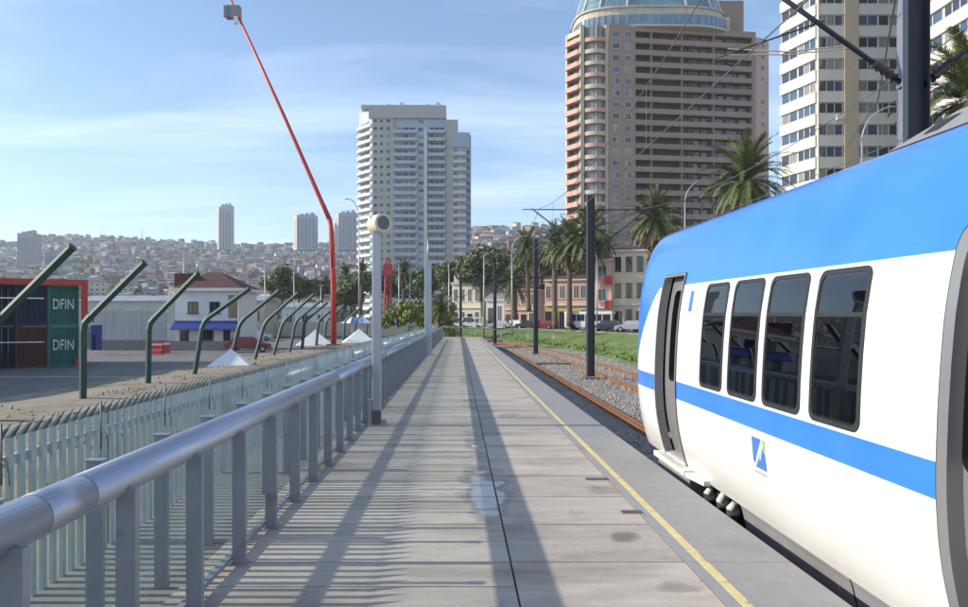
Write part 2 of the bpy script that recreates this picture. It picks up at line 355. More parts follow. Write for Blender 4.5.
M_seat = mat('seat_blue', (.03, .06, .2), .7)
M_int = mat('cabin_interior', (.35, .36, .36), .7, var=.1)
train = thing('commuter_train', 'blue and white commuter train with dark windows standing at the right of the platform', 'train', (0, 0, -.055))
train.rotation_euler = (.009, 0, 0)
def doorspec(y0, y1): return (y0, y1, .06, 2.2)
DOORS = [doorspec(7.90, 8.68), doorspec(2.35, 3.52), doorspec(-3.5, -2.4)]
WINS = [(4.28, 4.90), (5.03, 5.66), (5.77, 6.39), (6.52, 7.12), (1.4, 2.0), (.6, 1.22), (-.2, .42), (-1.0, -.38)]
WZ0, WZ1 = 1.02, 2.055
ys = sorted(set([-10.0, -6, -1.7, 0, 1.3, 4.0, 6.6, 7.4, 9.0, 9.15] + [v for d_ in DOORS for v in d_[:2]] + [v for w_ in WINS for v in (w_[0] + .05, w_[1] - .05)] + [9.15 + 1.45 * math.sin(i / 21 * math.pi / 2) for i in range(1, 22)]))
zs = sorted(set([z for z, x in PROF if z >= -.0001] + [.06, 2.2, WZ0 + .05, WZ1 - .05, -.001]))
m = MB(); idx = {}
def vid(y, z):
    k = (round(y, 4), round(z, 4))
    if k not in idx: idx[k] = len(m.v); m.v.append(surf(y, z))
    return idx[k]
for i in range(len(ys) - 1):
    for j in range(len(zs) - 1):
        a, c, e, f = ys[i], ys[i + 1], zs[j], zs[j + 1]; my, mz = (a + c) / 2, (e + f) / 2
        if any(d_[0] < my < d_[1] and d_[2] < mz < d_[3] for d_ in DOORS): continue
        if any(w_[0] + .04 < my < w_[1] - .04 and WZ0 + .04 < mz < WZ1 - .04 for w_ in WINS): continue
        m.f.append((vid(a, e), vid(a, f), vid(c, f), vid(c, e))); m.m.append(0); m.sm.append(True); m.k.append(0)
# far side and nose cap
n0 = len(m.v)
body = m
for i in range(len(ys) - 1):
    for j in range(len(zs) - 1):
        a, c, e, f = ys[i], ys[i + 1], zs[j], zs[j + 1]
        P = [surf(*q) for q in ((a, e), (c, e), (c, f), (a, f))]
        body.face([(2 * XC - x, y, z) for x, y, z in P], 0, True)
for j in range(len(zs) - 1):
    e, f = zs[j], zs[j + 1]
    A, B = surf(YN1, e), surf(YN1, f); body.face([A, B, (2 * XC - B[0], B[1], B[2]), (2 * XC - A[0], A[1], A[2])], 0)
    A, B = surf(-10, e), surf(-10, f); body.face([B, A, (2 * XC - A[0], A[1], A[2]), (2 * XC - B[0], B[1], B[2])], 0)
body.build('body', M_body, train)
# interior shell: floor, far wall, ceiling
m = MB(); m.box(2.62, 5.3, -9.8, 9.1, -.02, .06); m.box(2.75, 5.2, -9.8, 9.1, 2.35, 2.4); m.build('interior_floor', M_int, train)
for k in range(14):
    y = -7.3 + k * .95
    if any(d_[0] - .5 < y < d_[1] + .1 for d_ in DOORS): continue
    m = MB(); m.box(2.75, 3.6, y, y + .42, .45, .56); m.box(2.75, 3.6, y + .36, y + .45, .56, 1.2); m.box(4.4, 5.2, y, y + .42, .45, .56); m.box(4.4, 5.2, y + .36, y + .45, .56, 1.2); m.build('seat', M_seat, train, bevel=.03)
# skirt below the body
m = MB()
for (a, c) in ((-10, 6.55),):
    n = 9; st = (c - a) / n
    for k in range(n):
        for (z0, x0), (z1, x1) in zip(PROF[:4], PROF[1:5]):
            m.face([(x0 + .03, a + k * st + .01, z0), (x1 + .03, a + k * st + .01, min(z1, -.012)), (x1 + .03, a + (k + 1) * st - .01, min(z1, -.012)), (x0 + .03, a + (k + 1) * st - .01, z0)])
m.box(2.86, 5.05, -10, 6.5, -.7, -.05)
m.build('skirt', M_skirt, train)
# bogie and gear under the cab
m = MB(); m.box(2.85, 5.05, 6.6, 10.0, -.30, -.03); m.box(2.9, 3.0, 6.7, 8.9, -.72, -.40)
for k, y in enumerate((6.75, 6.95, 7.2, 7.45)): m.box(2.70, 2.9, y, y + .1, -.32 - .05 * (k % 2), -.02)
m.build('underframe', M_under, train)
for wy_ in (7.0, 9.0):
    for wx in (3.1, 4.8): 
        m = MB(); m.tube([(wx - .07, wy_, -.57), (wx + .07, wy_, -.57)], .43, 26); m.build('wheel', M_bolt, train)
M_offw = mat('dirty_white_metal', (.64, .60, .52), .5, var=.25, scale=20)
for k, (y, z, h) in enumerate([(6.98, -.14, .12), (7.35, -.17, .1), (6.72, -.15, .09)]):
    m = MB(); m.tube([(2.66, y, z + h), (2.62, y, z + .03), (2.64, y + .07, z - .03)], [.03, .045, .025], 8); m.tube([(2.7, y + .02, z), (2.6, y + .02, z)], .05, 10); m.build('coupling_valve', M_offw, train)
# mapped rounded-rectangle helpers
def rrect(y0, y1, z0, z1, r, n=6):
    P = []
    for cy, cz, a0 in ((y1 - r, z1 - r, 0), (y0 + r, z1 - r, 90), (y0 + r, z0 + r, 180), (y1 - r, z0 + r, 270)):
        for k in range(n + 1):
            a = R(a0 + 90 * k / n); P.append((cy + r * math.cos(a), cz + r * math.sin(a)))
    return P
def dens(P, mx=.09):
    Q = []
    for a, c in zip(P, P[1:] + P[:1]):
        L = math.hypot(c[0] - a[0], c[1] - a[1]); n = max(1, int(L / mx))
        for k in range(n): Q.append((a[0] + (c[0] - a[0]) * k / n, a[1] + (c[1] - a[1]) * k / n))
    return Q
def ring(mb, outer, wdt, y0, y1, z0, z1, r, off, depth):
    "frame strip between two rounded rectangles, standing off the curved side"
    ri = max(.01, r - wdt * .6); O = dens(rrect(y0, y1, z0, z1, r)); 
    cyc, czc = (y0 + y1) / 2, (z0 + z1) / 2; sy = ((y1 - y0) / 2 - wdt) / ((y1 - y0) / 2); szz = ((z1 - z0) / 2 - wdt) / ((z1 - z0) / 2)
    I = [(cyc + (y - cyc) * sy, czc + (z - czc) * szz) for y, z in O]; n = len(O)
    for k in range(n):
        a, c = k, (k + 1) % n
        mb.face([surf(*O[a], off), surf(*O[c], off), surf(*I[c], off), surf(*I[a], off)], 0, True)
        mb.face([surf(*O[c], off), surf(*O[a], off), surf(*O[a], -.01), surf(*O[c], -.01)], 0)
        mb.face([surf(*I[a], off), surf(*I[c], off), surf(*I[c], off - depth), surf(*I[a], off - depth)], 0)
    return I
def pane(mb, y0, y1, z0, z1, r, off, m_=0):
    P = rrect(y0, y1, z0, z1, r)
    zl = sorted(set([z for _, z in P] + [z0 + (z1 - z0) * k / 14 for k in range(15)]))
    def span(z):
        if z > z1 - r: h = z - (z1 - r)
        elif z < z0 + r: h = (z0 + r) - z
        else: h = 0
        d_ = r - math.sqrt(max(0, r * r - h * h)); return y0 + d_, y1 - d_
    for a, c in zip(zl, zl[1:]):
        if c - a < 1e-5: continue
        (p, q), (s, u) = span(a), span(c)
        mb.face([surf(p, a, off), surf(s, c, off), surf(u, c, off), surf(q, a, off)], m_, True)
M_trainglass = bpy.data.materials.new('tinted_train_glass'); M_trainglass.use_nodes = True
_t = M_trainglass.node_tree; _t.nodes.clear(); _o = _t.nodes.new('ShaderNodeOutputMaterial'); _tr = _t.nodes.new('ShaderNodeBsdfTransparent'); _tr.inputs[0].default_value = (.13, .14, .15, 1)
_g = _t.nodes.new('ShaderNodeBsdfGlossy'); _g.inputs['Roughness'].default_value = .012; _g.inputs[0].default_value = (.95, .97, 1, 1)
_f = _t.nodes.new('ShaderNodeLayerWeight'); _f.inputs[0].default_value = .42; _m = _t.nodes.new('ShaderNodeMixShader')
_t.links.new(_f.outputs['Fresnel'], _m.inputs[0]); _t.links.new(_tr.outputs[0], _m.inputs[1]); _t.links.new(_g.outputs[0], _m.inputs[2]); _t.links.new(_m.outputs[0], _o.inputs[0])
for (a, c) in WINS:
    m = MB(); ring(m, None, .035, a, c, WZ0, WZ1, .075, .006, .03); wn = m.build('window', M_rub, train)
    m = MB(); pane(m, a + .012, c - .012, WZ0 + .012, WZ1 - .012, .066, .0015); m.build('pane', M_trainglass, wn)
    m = MB()
    m.face([surf(a + .03, 1.735, .004), surf(a + .03, 1.765, .004), surf(c - .03, 1.765, .004), surf(c - .03, 1.735, .004)]); m.build('transom', M_rub, wn)
for k, (a, c, z0, z1) in enumerate(DOORS):
    m = MB(); ring(m, None, .026 if k == 0 else .075, a - (.02 if k == 0 else .055), c + (.02 if k == 0 else .055), z0 - .06, z1 + (.02 if k == 0 else .05), .035 if k == 0 else .17, .014, .1); fr = m.build('door_frame', M_door, train)
    m = MB(); ring(m, None, .008 if k == 0 else .018, a - (.026 if k == 0 else .07), c + (.026 if k == 0 else .07), z0 - .075, z1 + (.026 if k == 0 else .065), .04 if k == 0 else .18, .008, .02); m.build('door_seal', M_rub, fr)
    mid = (a + c) / 2
    for q, (p0, p1) in enumerate(((a + .01, mid - .004), (mid + .004, c - .01))):
        dep = -.11 if k == 0 else -.07
        if k == 0: p0, p1 = ((a + .01, a + .34), (a + .345, c - .01))[q]
        m = MB(); zl = [z0 + (z1 - z0) * i / 16 for i in range(17)]
        for e, f in zip(zl, zl[1:]):
            m.face([surf(p0, e, dep), surf(p0, f, dep), surf(p1, f, dep), surf(p1, e, dep)], 0, True)
        lf = m.build('door_leaf', M_door, train)
        if k == 0 and q == 1: continue
        m = MB(); pane(m, p0 + (.06 if k == 0 else .1), p1 - (.06 if k == 0 else .1), 1.0, 2.0, .07, dep + .006); m.build('pane', M_glassd, lf)
        m = MB(); ring(m, None, .018, p0 + (.05 if k == 0 else .08), p1 - (.05 if k == 0 else .08), .98, 2.02, .08, dep + .012, .02); m.build('window_seal', M_rub, lf)
    m = MB(); m.box(px_at(z0) + .06, 3.2, a - .05, c + .05, z0 - .1, z0 - .02); m.box(2.9, 3.2, a, c, z0 - .02, 2.2); m.build('door_well', M_under, train)
# step at the cab door
m = MB(); m.box(2.47, 2.68, 7.66, 8.85, -.03, .035); m.prism([(2.53, 7.2), (2.7, 7.2), (2.7, 7.62), (2.47, 7.62)], -.02, .03); m.build('step_plate', M_offw, train, bevel=.01)
m = MB(); m.box(2.55, 2.75, 7.7, 8.9, -.25, -.03); m.build('step_bracket', M_skirt, train)
# emblem and small plates
M_emb = [mat('emblem_blue', (.05, .17, .45), .4, var=.02), mat('emblem_green', (.25, .55, .12), .4, var=.02), mat('emblem_pale', (.45, .6, .8), .4, var=.02), mat('emblem_grey', (.5, .5, .52), .5)]
def E(u, v): return surf(5.86 - u * .24, .485 + v * .25, .004)   # u runs from the far edge to the near one
m = MB()
m.face([E(0, 1), E(0, .2), E(.12, .12), E(.72, 1)], 0); m.face([E(.16, .0), E(1, 0), E(1, .55), E(.78, .72)], 0)
m.face([E(.80, 1), E(1, 1), E(1, .62), E(.86, .74)], 1); m.face([E(.52, .3), E(.62, .3), E(.82, .72), E(.76, .76)], 2)
for k in range(7): m.face([E(.0 + k * .14, -.12), E(.0 + k * .14, -.2), E(.09 + k * .14, -.2), E(.09 + k * .14, -.12)], 3)
m.build('emblem', M_emb, train)
m = MB(); m.face([surf(7.6, 1.78, .004), surf(7.6, 2.0, .004), surf(7.5, 2.0, .004), surf(7.5, 1.78, .004)], 0); m.build('door_button_plate', M_emb[0], train)
m = MB(); m.box(XC - .4, XC + .4, -9.5, 8.6, 3.0, 3.04); m.build('roof', M_roof, train)
m = MB(); 
def fair(y0, y1):
    P = [(y0, 3.0), (y1, 3.0), (y1 - .45, 3.24), (y0, 3.24)]
    for x in (3.14, 4.76): pass
    m.face([(3.02, y0, 2.89), (3.02, y1, 2.89), (3.16, y1 - .5, 3.04), (3.16, y0, 3.04)][::-1]); m.face([(3.16, y0, 3.04), (3.16, y1 - .5, 3.04), (4.74, y1 - .5, 3.06), (4.74, y0, 3.06)][::-1])
    m.face([(3.02, y1, 2.89), (4.88, y1, 2.89), (4.74, y1 - .5, 3.06), (3.16, y1 - .5, 3.04)][::-1]); m.face([(4.88, y1, 2.89), (4.88, y0, 2.89), (4.74, y0, 3.06), (4.74, y1 - .5, 3.06)][::-1]); m.face([(3.02, y0, 2.89), (3.16, y0, 3.04), (4.74, y0, 3.06), (4.88, y0, 2.89)][::-1])
fair(-3, 4.95); rf = m.build('roof_fairing', M_roof, train)
def fp(y, k): return (3.02 + .14 * k - .006, y, 2.89 + .15 * k + .002)
for (a, c, d_) in ((4.62, 4.48, .12), (3.98, 3.85, .14), (3.3, 3.1, .1)):
    m = MB(); m.face([fp(a, .25), fp(c, .25), fp(c - .12, .75), fp(a - .06, .75)]); m.build('vent', M_rub, rf)


# ================================================================== GROUND
M_grd = mat('dusty_ground', (.20, .18, .145), .95, var=.25, scale=.08, col2=(.12, .12, .07), c2scale=.03)
M_yard = mat('yard_asphalt', (.15, .142, .135), .9, var=.2, scale=.4, col2=(.21, .2, .185), c2lo=.55, c2hi=.75, c2scale=.12)
M_dirt = mat('dry_dirt', (.27, .225, .165), .95, var=.25, scale=1.2, bump=.4, bscale=6, col2=(.13, .13, .06), c2lo=.55, c2hi=.68, c2scale=.5)
M_ball = mat('ballast_stone', (.27, .24, .205), .95, var=.45, scale=14, bump=.9, bscale=18, col2=(.16, .12, .085), c2lo=.5, c2hi=.75, c2scale=.35)
M_rust = mat('rusty_steel', (.27, .115, .045), .75, metal=.2, var=.3, scale=8, col2=(.14, .07, .035), c2lo=.5, c2hi=.7, c2scale=2)
M_head = mat('rail_head', (.34, .22, .14), .4, metal=.6, var=.2, scale=5)
M_slp = mat('sleeper_concrete', (.24, .215, .185), .9, var=.3, scale=2)
M_asph = mat('road_asphalt', (.06, .06, .062), .85, var=.15, scale=1)
M_pave = mat('pavement_slab', (.30, .28, .25), .9, var=.12)
M_grass = mat('grass_soil', (.125, .18, .04), .95, var=.35, scale=.8, col2=(.13, .13, .05), c2lo=.55, c2hi=.7, c2scale=.3)
b = MB(); b.face([(-4000, -60, -1.36), (4000, -60, -1.36), (4000, 6000, -1.36), (-4000, 6000, -1.36)]); struct(b.build('ground', M_grd))
b = MB(); b.face([(-90, 5, -1.32), (-17, 22, -1.32), (-15.5, 100, -1.32), (-26, 118, -1.32), (-110, 118, -1.32)]); struct(b.build('port_yard', M_yard))
b = MB(); rr = random.Random(5); N = 60
def dz(x, y): return -1.30 + .10 * noise.noise((x * .4, y * .4, 3)) + .10 * max(0, 1 - abs(x + 13.8) / 3)
for i in range(N * 2):
    y0 = -5 + i; y1 = y0 + 1
    for j in range(14):
        x0 = -17.5 + j * 1.05; x1 = x0 + 1.05
        b.face([(x0, y0, dz(x0, y0)), (x1, y0, dz(x1, y0)), (x1, y1, dz(x1, y1)), (x0, y1, dz(x0, y1))], 0, True)
struct(b.build('dirt_strip', M_dirt))
def ribbon(name, m_, offs, zs_, y0=-12, y1=190, st=2.0, jit=0, cols=None):
    b = MB(); y = y0
    def P(o, z, y): return (o + shift(y), y, z + (jit * noise.noise((o * .9, y * .9, 1)) if jit else 0))
    while y < y1:
        for (o0, z0), (o1, z1) in zip(zip(offs, zs_), zip(offs[1:], zs_[1:])):
            b.face([P(o0, z0, y), P(o1, z1, y), P(o1, z1, y + st), P(o0, z0, y + st)], 0, bool(jit))
        y += st
    return b.build(name, m_)
struct(ribbon('ballast', M_ball, [2.35, 3.0, 3.6, 4.3, 5.2, 5.8, 6.4, 7, 7.6, 8.4, 9.2, 9.9, 10.8, 11.6], [-1.17] * 11 + [-1.18, -1.24, -1.3], jit=.07, st=.6, y1=150))
struct(ribbon('grass_bank', M_grass, [11.0, 12, 13, 14.2, 15.5, 17, 18.5, 19.5], [-1.25, -1.1, -.85, -.6, -.3, -.05, .18, .2], jit=.25, st=1.2, y0=10))
struct(ribbon('kerb', M_pave, [19.3, 19.31, 19.55, 19.56], [.1, .30, .30, .16]))
struct(ribbon('road', M_asph, [19.5, 30], [.18, .18]))
struct(ribbon('pavement', M_pave, [30, 30.01, 33, 60], [.18, .32, .32, .32]))
b = MB(); b.face([(33, -60, .25), (400, -60, .25), (400, 700, .25), (30, 700, .25), (-30, 300, .25), (-5, 172, .25), (14, 170, .25), (32, 60, .25)]); struct(b.build('city_ground', M_pave))
# ------------------------------------------------------------------ tracks
for nm, off, lab in (('railway_track', 3.95, 'rusty railway track right beside the platform edge, with the train on it'), ('railway_track', 8.05, 'farther rusty railway track between the row of posts and the grass')):
    t = thing(nm, lab, 'railway track', (off, 0, -1.17), 0, 'curving railway tracks')
    for sx in (-1, 1):
        m = MB(); y = -12
        while y < 140:
            st = 2 if y < 50 else 1.5
            for k in range(2 if True else 1):
                pass
            A = (sx * .84 + shift(y), y, 0); B = (sx * .84 + shift(y + st), y + st, 0)
            for (x0, x1, z0, z1, mi) in ((-.085, .085, .0, .035, 0), (-.02, .02, .035, .13, 0), (-.042, .042, .13, .17, 0)):
                P = [(A[0] + x0, y, z0), (A[0] + x1, y, z0), (B[0] + x1, y + st, z0), (B[0] + x0, y + st, z0)]; Q = [(p[0], p[1], z1) for p in P]
                m.face(Q, 1 if z1 > .16 else 0); m.face([P[0], P[3], Q[3], Q[0]], 0); m.face([P[1], Q[1], Q[2], P[2]], 0); m.face([P[0], Q[0], Q[1], P[1]], 0)
            y += st
        m.build('rail', [M_rust, M_head], t)
        # guard rail laid inside
        m = MB(); y = -12
        while y < 120:
            o = sx * .70; m.face([(o - .03 + shift(y), y, .15), (o + .03 + shift(y), y, .15), (o + .03 + shift(y + 2), y + 2, .15), (o - .03 + shift(y + 2), y + 2, .15)]); m.face([(o - .03 + shift(y), y, 0), (o - .03 + shift(y), y, .15), (o - .03 + shift(y + 2), y + 2, .15), (o - .03 + shift(y + 2), y + 2, 0)]); m.face([(o + .03 + shift(y), y, .15), (o + .03 + shift(y), y, 0), (o + .03 + shift(y + 2), y + 2, 0), (o + .03 + shift(y + 2), y + 2, .15)]); y += 2
        if off < 5 and sx > 0: m.build('guard_rail', M_rust, t)
    m = MB(); y = 2.0; r2 = random.Random(int(off))
    while y < 130:
        z = .01 + r2.uniform(-.01, .03); m.box(-1.25 + shift(y), 1.25 + shift(y), y, y + .24, -.12, z - .03); y += .66
    o = m.build('sleepers', M_slp, t); o['kind'] = 'stuff'
# low block added in place of the cast shadow crossing the tracks
m = MB(); m.box(4.95, 7.1, 44.6, 45.3, -1.2, -1.02); tag(m.build('shadow_strip', M_slp), 'low strip standing in for a shadow across the ballast between both tracks', 'shadow strip')

# ------------------------------------------------------------------ catenary
M_hsec = mat('mast_steel', (.06, .06, .07), .55, metal=.4, var=.2, scale=2, stretch=(1, 1, .3))
M_hlight = mat('mast_flange', (.22, .225, .24), .5, metal=.5, var=.15, scale=2)
M_wire = mat('wire_copper', (.16, .155, .15), .6, metal=.5)
M_ins = mat('insulator_brown', (.05, .03, .025), .35)
def cat_mast(x, y, top, lab, far=False):
    t = thing('catenary_mast', lab, 'catenary mast', (x, y, -1.15), 0, 'overhead line masts between the tracks')
    hw = .14 if not far else .15; H = top + 1.15
    m = MB(); m.box(-hw, hw, -.012, .012, 0, H); m.box(-hw - .016, -hw, -.12, .12, 0, H); m.box(hw, hw + .016, -.12, .12, 0, H); m.build('mast', M_hsec, t)
    m = MB(); m.box(-hw - .022, -hw - .016, -.12, .12, 0, H); m.box(-hw - .085, -hw - .023, -.115, -.10, 0, H); m.build('flange', M_hlight, t)
    m = MB(); m.box(-.35, .35, -.35, .35, -.1, .12); m.build('footing', M_slp, t, bevel=.03)
    for sx in (-1, 1):
        arm = MB(); a = Vector((sx * (hw + .02), 0, 5.03 + 1.15)); bq = Vector((sx * 2.85, .25, 7.15 + 1.15)); 
        arm.tube([a, bq], .035, 8); arm.tube([(sx * (hw + .02), 0, 7.05 + 1.15), (sx * 3.3, .2, 7.1 + 1.15)], .028, 8); arm.tube([(sx * 1.2, .1, 5.95 + 1.15), (sx * 2.75, .1, 5.42 + 1.15)], .012, 6); arm.tube([(sx * 2.75, .1, 5.42 + 1.15), (sx * 2.5, .1, 5.3 + 1.15)], .01, 6)
        ao = arm.build('cantilever_arm', M_hsec, t)
        d = (bq - a).normalized(); ins = MB(); in2 = MB()
        ins.tube([a + d * (.12 + .045 * k) for k in range(9)], [.045 if k % 2 else .075 for k in range(9)], 10)
        in2.tube([(sx * (hw + .15 + .05 * k), 0, 8.2) for k in range(8)], [.04 if k % 2 else .07 for k in range(8)], 8)
        ins.build('insulator', M_ins, ao); in2.build('insulator', M_ins, ao)
        m = MB(); m.box(sx * (hw + .03) - .03, sx * (hw + .03) + .03, -.07, .07, 6.12, 6.21); m.build('clamp', M_hlight, t)
    return t
masts = [(6.41, 9.85, 8.6), (6.45, 34, 7.75), (6.35, 57, 8.3), (6.25 + shift(82), 82, 8.3), (6.25 + shift(106), 106, 8.3), (6.25 + shift(128), 128, 8.3)]
names = ['big dark catenary mast rising behind the train roof, nearest of all', 'dark catenary mast in the ballast just left of the train nose', 'second catenary mast beyond the train nose, before the palms', 'third catenary mast beyond the nose, where the tracks curve', 'thin distant catenary mast at the curve near the platform end', 'farthest thin catenary mast at the end of the curve']
for (x, y, tp), lab in zip(masts, names): cat_mast(x, y, tp, lab, y > 20)
def wire(name, pts, r, lab, grp='overhead wires'):
    m = MB(); m.tube(pts, r, 5, caps=False); return tag(m.build(name, M_wire), lab, 'wire', grp)
def spans(off, zsup, zmid, n=8):
    P = []; S = [(-38)] + [-14.2] + [q[1] for q in masts]
    for a, c in zip(S, S[1:]):
        for k in range(n):
            u = k / n; y = a + (c - a) * u; P.append((off + shift(y), y, zsup - (zsup - zmid) * 4 * u * (1 - u)))
    P.append((off + shift(masts[-1][1]), masts[-1][1], zsup)); return P
for off, w_ in ((3.95, 'near'), (8.9, 'far')):
    wire('messenger_wire', spans(off, 7.1, 6.3), .011, f'upper sagging overhead wire above the {w_} track')
    wire('contact_wire', spans(off, 5.32, 5.30), .010, f'lower straight overhead wire above the {w_} track')
    for sx, (a, c) in enumerate(zip([-14.2] + [q[1] for q in masts], [q[1] for q in masts])):
        if sx > 2: break
        for k in range(1, 5):
            u = k / 5; y = a + (c - a) * u; z = 7.1 - .8 * 4 * u * (1 - u)
            wire('dropper_wire', [(off + shift(y), y, 5.3), (off + shift(y), y, z)], .006, f'{ORD[sx * 4 + k - 1]} thin dropper wire above the {w_} track, counted from the camera', f'dropper wires of the {w_} track')
wire('feeder_wire', [(33, 60, 16), (12, 20, 8.0), (6.4, 9.85, 7.6)][::-1], .02, 'dark feeder wire running from the big mast towards the towers')
wire('span_wire', [at(728, 49, 33), at(790, 52, 30), at(852, 45, 28)], .035, 'upper of two level wires crossing before the white tower')
wire('span_wire', [at(728, 55, 33), at(790, 54.5, 30), at(852, 48, 28)], .03, 'lower of two level wires crossing before the white tower')

# ------------------------------------------------------------------ palms and trees
M_frond = mat('palm_frond', (.10, .125, .04), .6, var=.45, scale=1.5)
M_frond2 = mat('palm_frond_dry', (.15, .105, .045), .8, var=.3, scale=2)
M_trunk = mat('palm_bark', (.13, .095, .065), .95, var=.35, scale=4, bump=.8, bscale=14)
M_leaf = mat('tree_leaf', (.10, .125, .045), .7, var=.5, scale=.9)
M_leafy = mat('yellow_green_leaf', (.16, .20, .04), .7, var=.4, scale=1.5)
M_bark = mat('tree_bark', (.11, .085, .06), .95, var=.3, scale=5, bump=.6)
def palm_proto(name, H, r, nf, seed, tr=.42, leaflets=16):
    q = random.Random(seed); t = thing(name, '', 'palm tree')
    m = MB(); P = []; rs = []
    for k in range(13):
        u = k / 12; P.append((.25 * math.sin(u * 2 + seed) * H / 12, .2 * math.cos(u * 2.3 + seed) * H / 12, H * u)); rs.append(tr * (1.35 - .35 * min(1, u * 5) + (.25 if u > .93 else 0)) * (1 + .03 * (k % 2)))
    m.tube(P, rs, 12); m.build('trunk', M_trunk, t)
    tip = Vector(P[-1]); m = MB()
    for i in range(nf):
        u = i / nf; el = R(82 - 125 * u ** 1.1 + q.uniform(-8, 8)); az = i * 2.39996 + q.uniform(-.25, .25)
        L = r * (1.12 - .25 * abs(u - .35)) * q.uniform(.88, 1.1); d = Vector((math.cos(az) * math.cos(el), math.sin(az) * math.cos(el), math.sin(el)))
        pos = tip + Vector((0, 0, .15)); pts = [pos.copy()]; n = 9
        for k in range(n):
            d = (d + Vector((0, 0, -.10 - .06 * u - .012 * k))).normalized(); pos = pos + d * L / n; pts.append(pos.copy())
        mi = 1 if u > .86 else 0
        side0 = d.cross(Vector((0, 0, 1))); side0 = side0.normalized() if side0.length > .01 else Vector((1, 0, 0))
        for k in range(n): # rachis
            a, c = pts[k], pts[k + 1]; wd = .035 * r / 4 * (1 - k / n) + .01
            m.face([a - side0 * wd, a + side0 * wd, c + side0 * wd * .8, c - side0 * wd * .8], mi)
        for k in range(leaflets):
            s_ = .14 + .86 * k / leaflets; f = s_ * n; i0 = min(n - 1, int(f)); p = pts[i0].lerp(pts[i0 + 1], f - i0); dd = (pts[i0 + 1] - pts[i0]).normalized()
            sd_ = dd.cross(Vector((0, 0, 1))); sd_ = sd_.normalized() if sd_.length > .01 else Vector((1, 0, 0)); upv = sd_.cross(dd)
            ll = r * .17 * math.sin(math.pi * min(1, .25 + .75 * s_) * .93 + .1) * q.uniform(.8, 1.15) + .04 * r; wd = r * .012
            for sg in (-1, 1):
                e = p + (sd_ * sg * .7 + dd * .85 + upv * q.uniform(.0, .4) + Vector((0, 0, -.15))).normalized() * ll
                m.face([p - dd * wd, p + dd * wd, e], mi)
    m.build('crown', [M_frond, M_frond2], t); return t
def place_palm(proto, first, px, py, Y, rz, s, lab, H):
    X = (px - 458) / 700 * Y; Zt = 1.7 + (320 - py) * Y / 700; zg = Zt - H * s
    loc = (X, Y, zg)
    if first: proto.location = loc; proto.rotation_euler = (0, 0, rz); proto.scale = (s, s, s); proto['label'] = lab; proto['group'] = 'date palms along the avenue'; return proto
    return dup(proto, loc, rz, lab, 'date palms along the avenue', s)
palmA = palm_proto('palm_tree', 12.5, 4.5, 100, 1, leaflets=44); palmB = palm_proto('palm_tree', 13.5, 4.3, 90, 5, leaflets=42); palmC = palm_proto('palm_tree', 5.5, 3.6, 72, 9, .5, leaflets=34)
U = {}
for pr, nm, H, px, py, Y, rz, s, lab in [
    (palmA, 'A', 12.5, 588, 238, 95, .3, 1.0, 'tall date palm behind the mast left of the train nose'),
    (palmB, 'B', 13.5, 556, 246, 112, 1.3, .98, 'tall date palm in front of the pink low houses'),
    (palmB, 'B', 13.5, 657, 221, 84, 2.1, .98, 'date palm rising just over the sloping front of the train roof'),
    (palmA, 'A', 12.5, 748, 184, 64, 4.0, 1.0, 'large date palm in front of the brown tower, over the blue roof'),
    (palmA, 'A', 12.5, 968, 104, 44, 1.0, 1.08, 'date palm cut by the right edge of the picture, near the big mast'),
    (palmB, 'B', 13.5, 577, 258, 135, .9, .85, 'smaller palm crown half hidden behind the tall mast palm'),
    (palmC, 'C', 5.5, 514, 285, 118, .4, 1.05, 'short stout palm with a full round crown beside the curve'),
    (palmB, 'B', 13.5, 362, 273, 175, .8, .85, 'distant palm between the red boom and the white tower'),
    (palmA, 'A', 12.5, 345, 276, 190, 2.8, .8, 'distant palm directly right of the red boom'),
    (palmA, 'A', 12.5, 404, 274, 180, 2.5, .9, 'distant palm right of the cream loudspeaker'),
    (palmC, 'C', 5.5, 441, 313, 74, 2.2, .62, 'small low palm growing at the platform end'),
    (palmC, 'C', 5.5, 449, 329, 71.5, 4.2, .5, 'tiny palm sprouting right behind the end railing'),
    (palmB, 'B', 13.5, 540, 262, 140, 5.2, .8, 'palm in the dark tree row above the curving tracks'),
    (palmA, 'A', 12.5, 571, 246, 104, 3.3, .95, 'tall palm just left of the nearest full mast below the tower'), (palmB, 'B', 13.5, 604, 254, 118, 4.4, .9, 'palm crown right of the mast over the pink houses'), (palmA, 'A', 12.5, 528, 250, 128, 5.0, .9, 'palm above the short stout palm, at the left end of the row')]:
    place_palm(pr, nm not in U, px, py, Y, rz, s, lab, H); U[nm] = 1
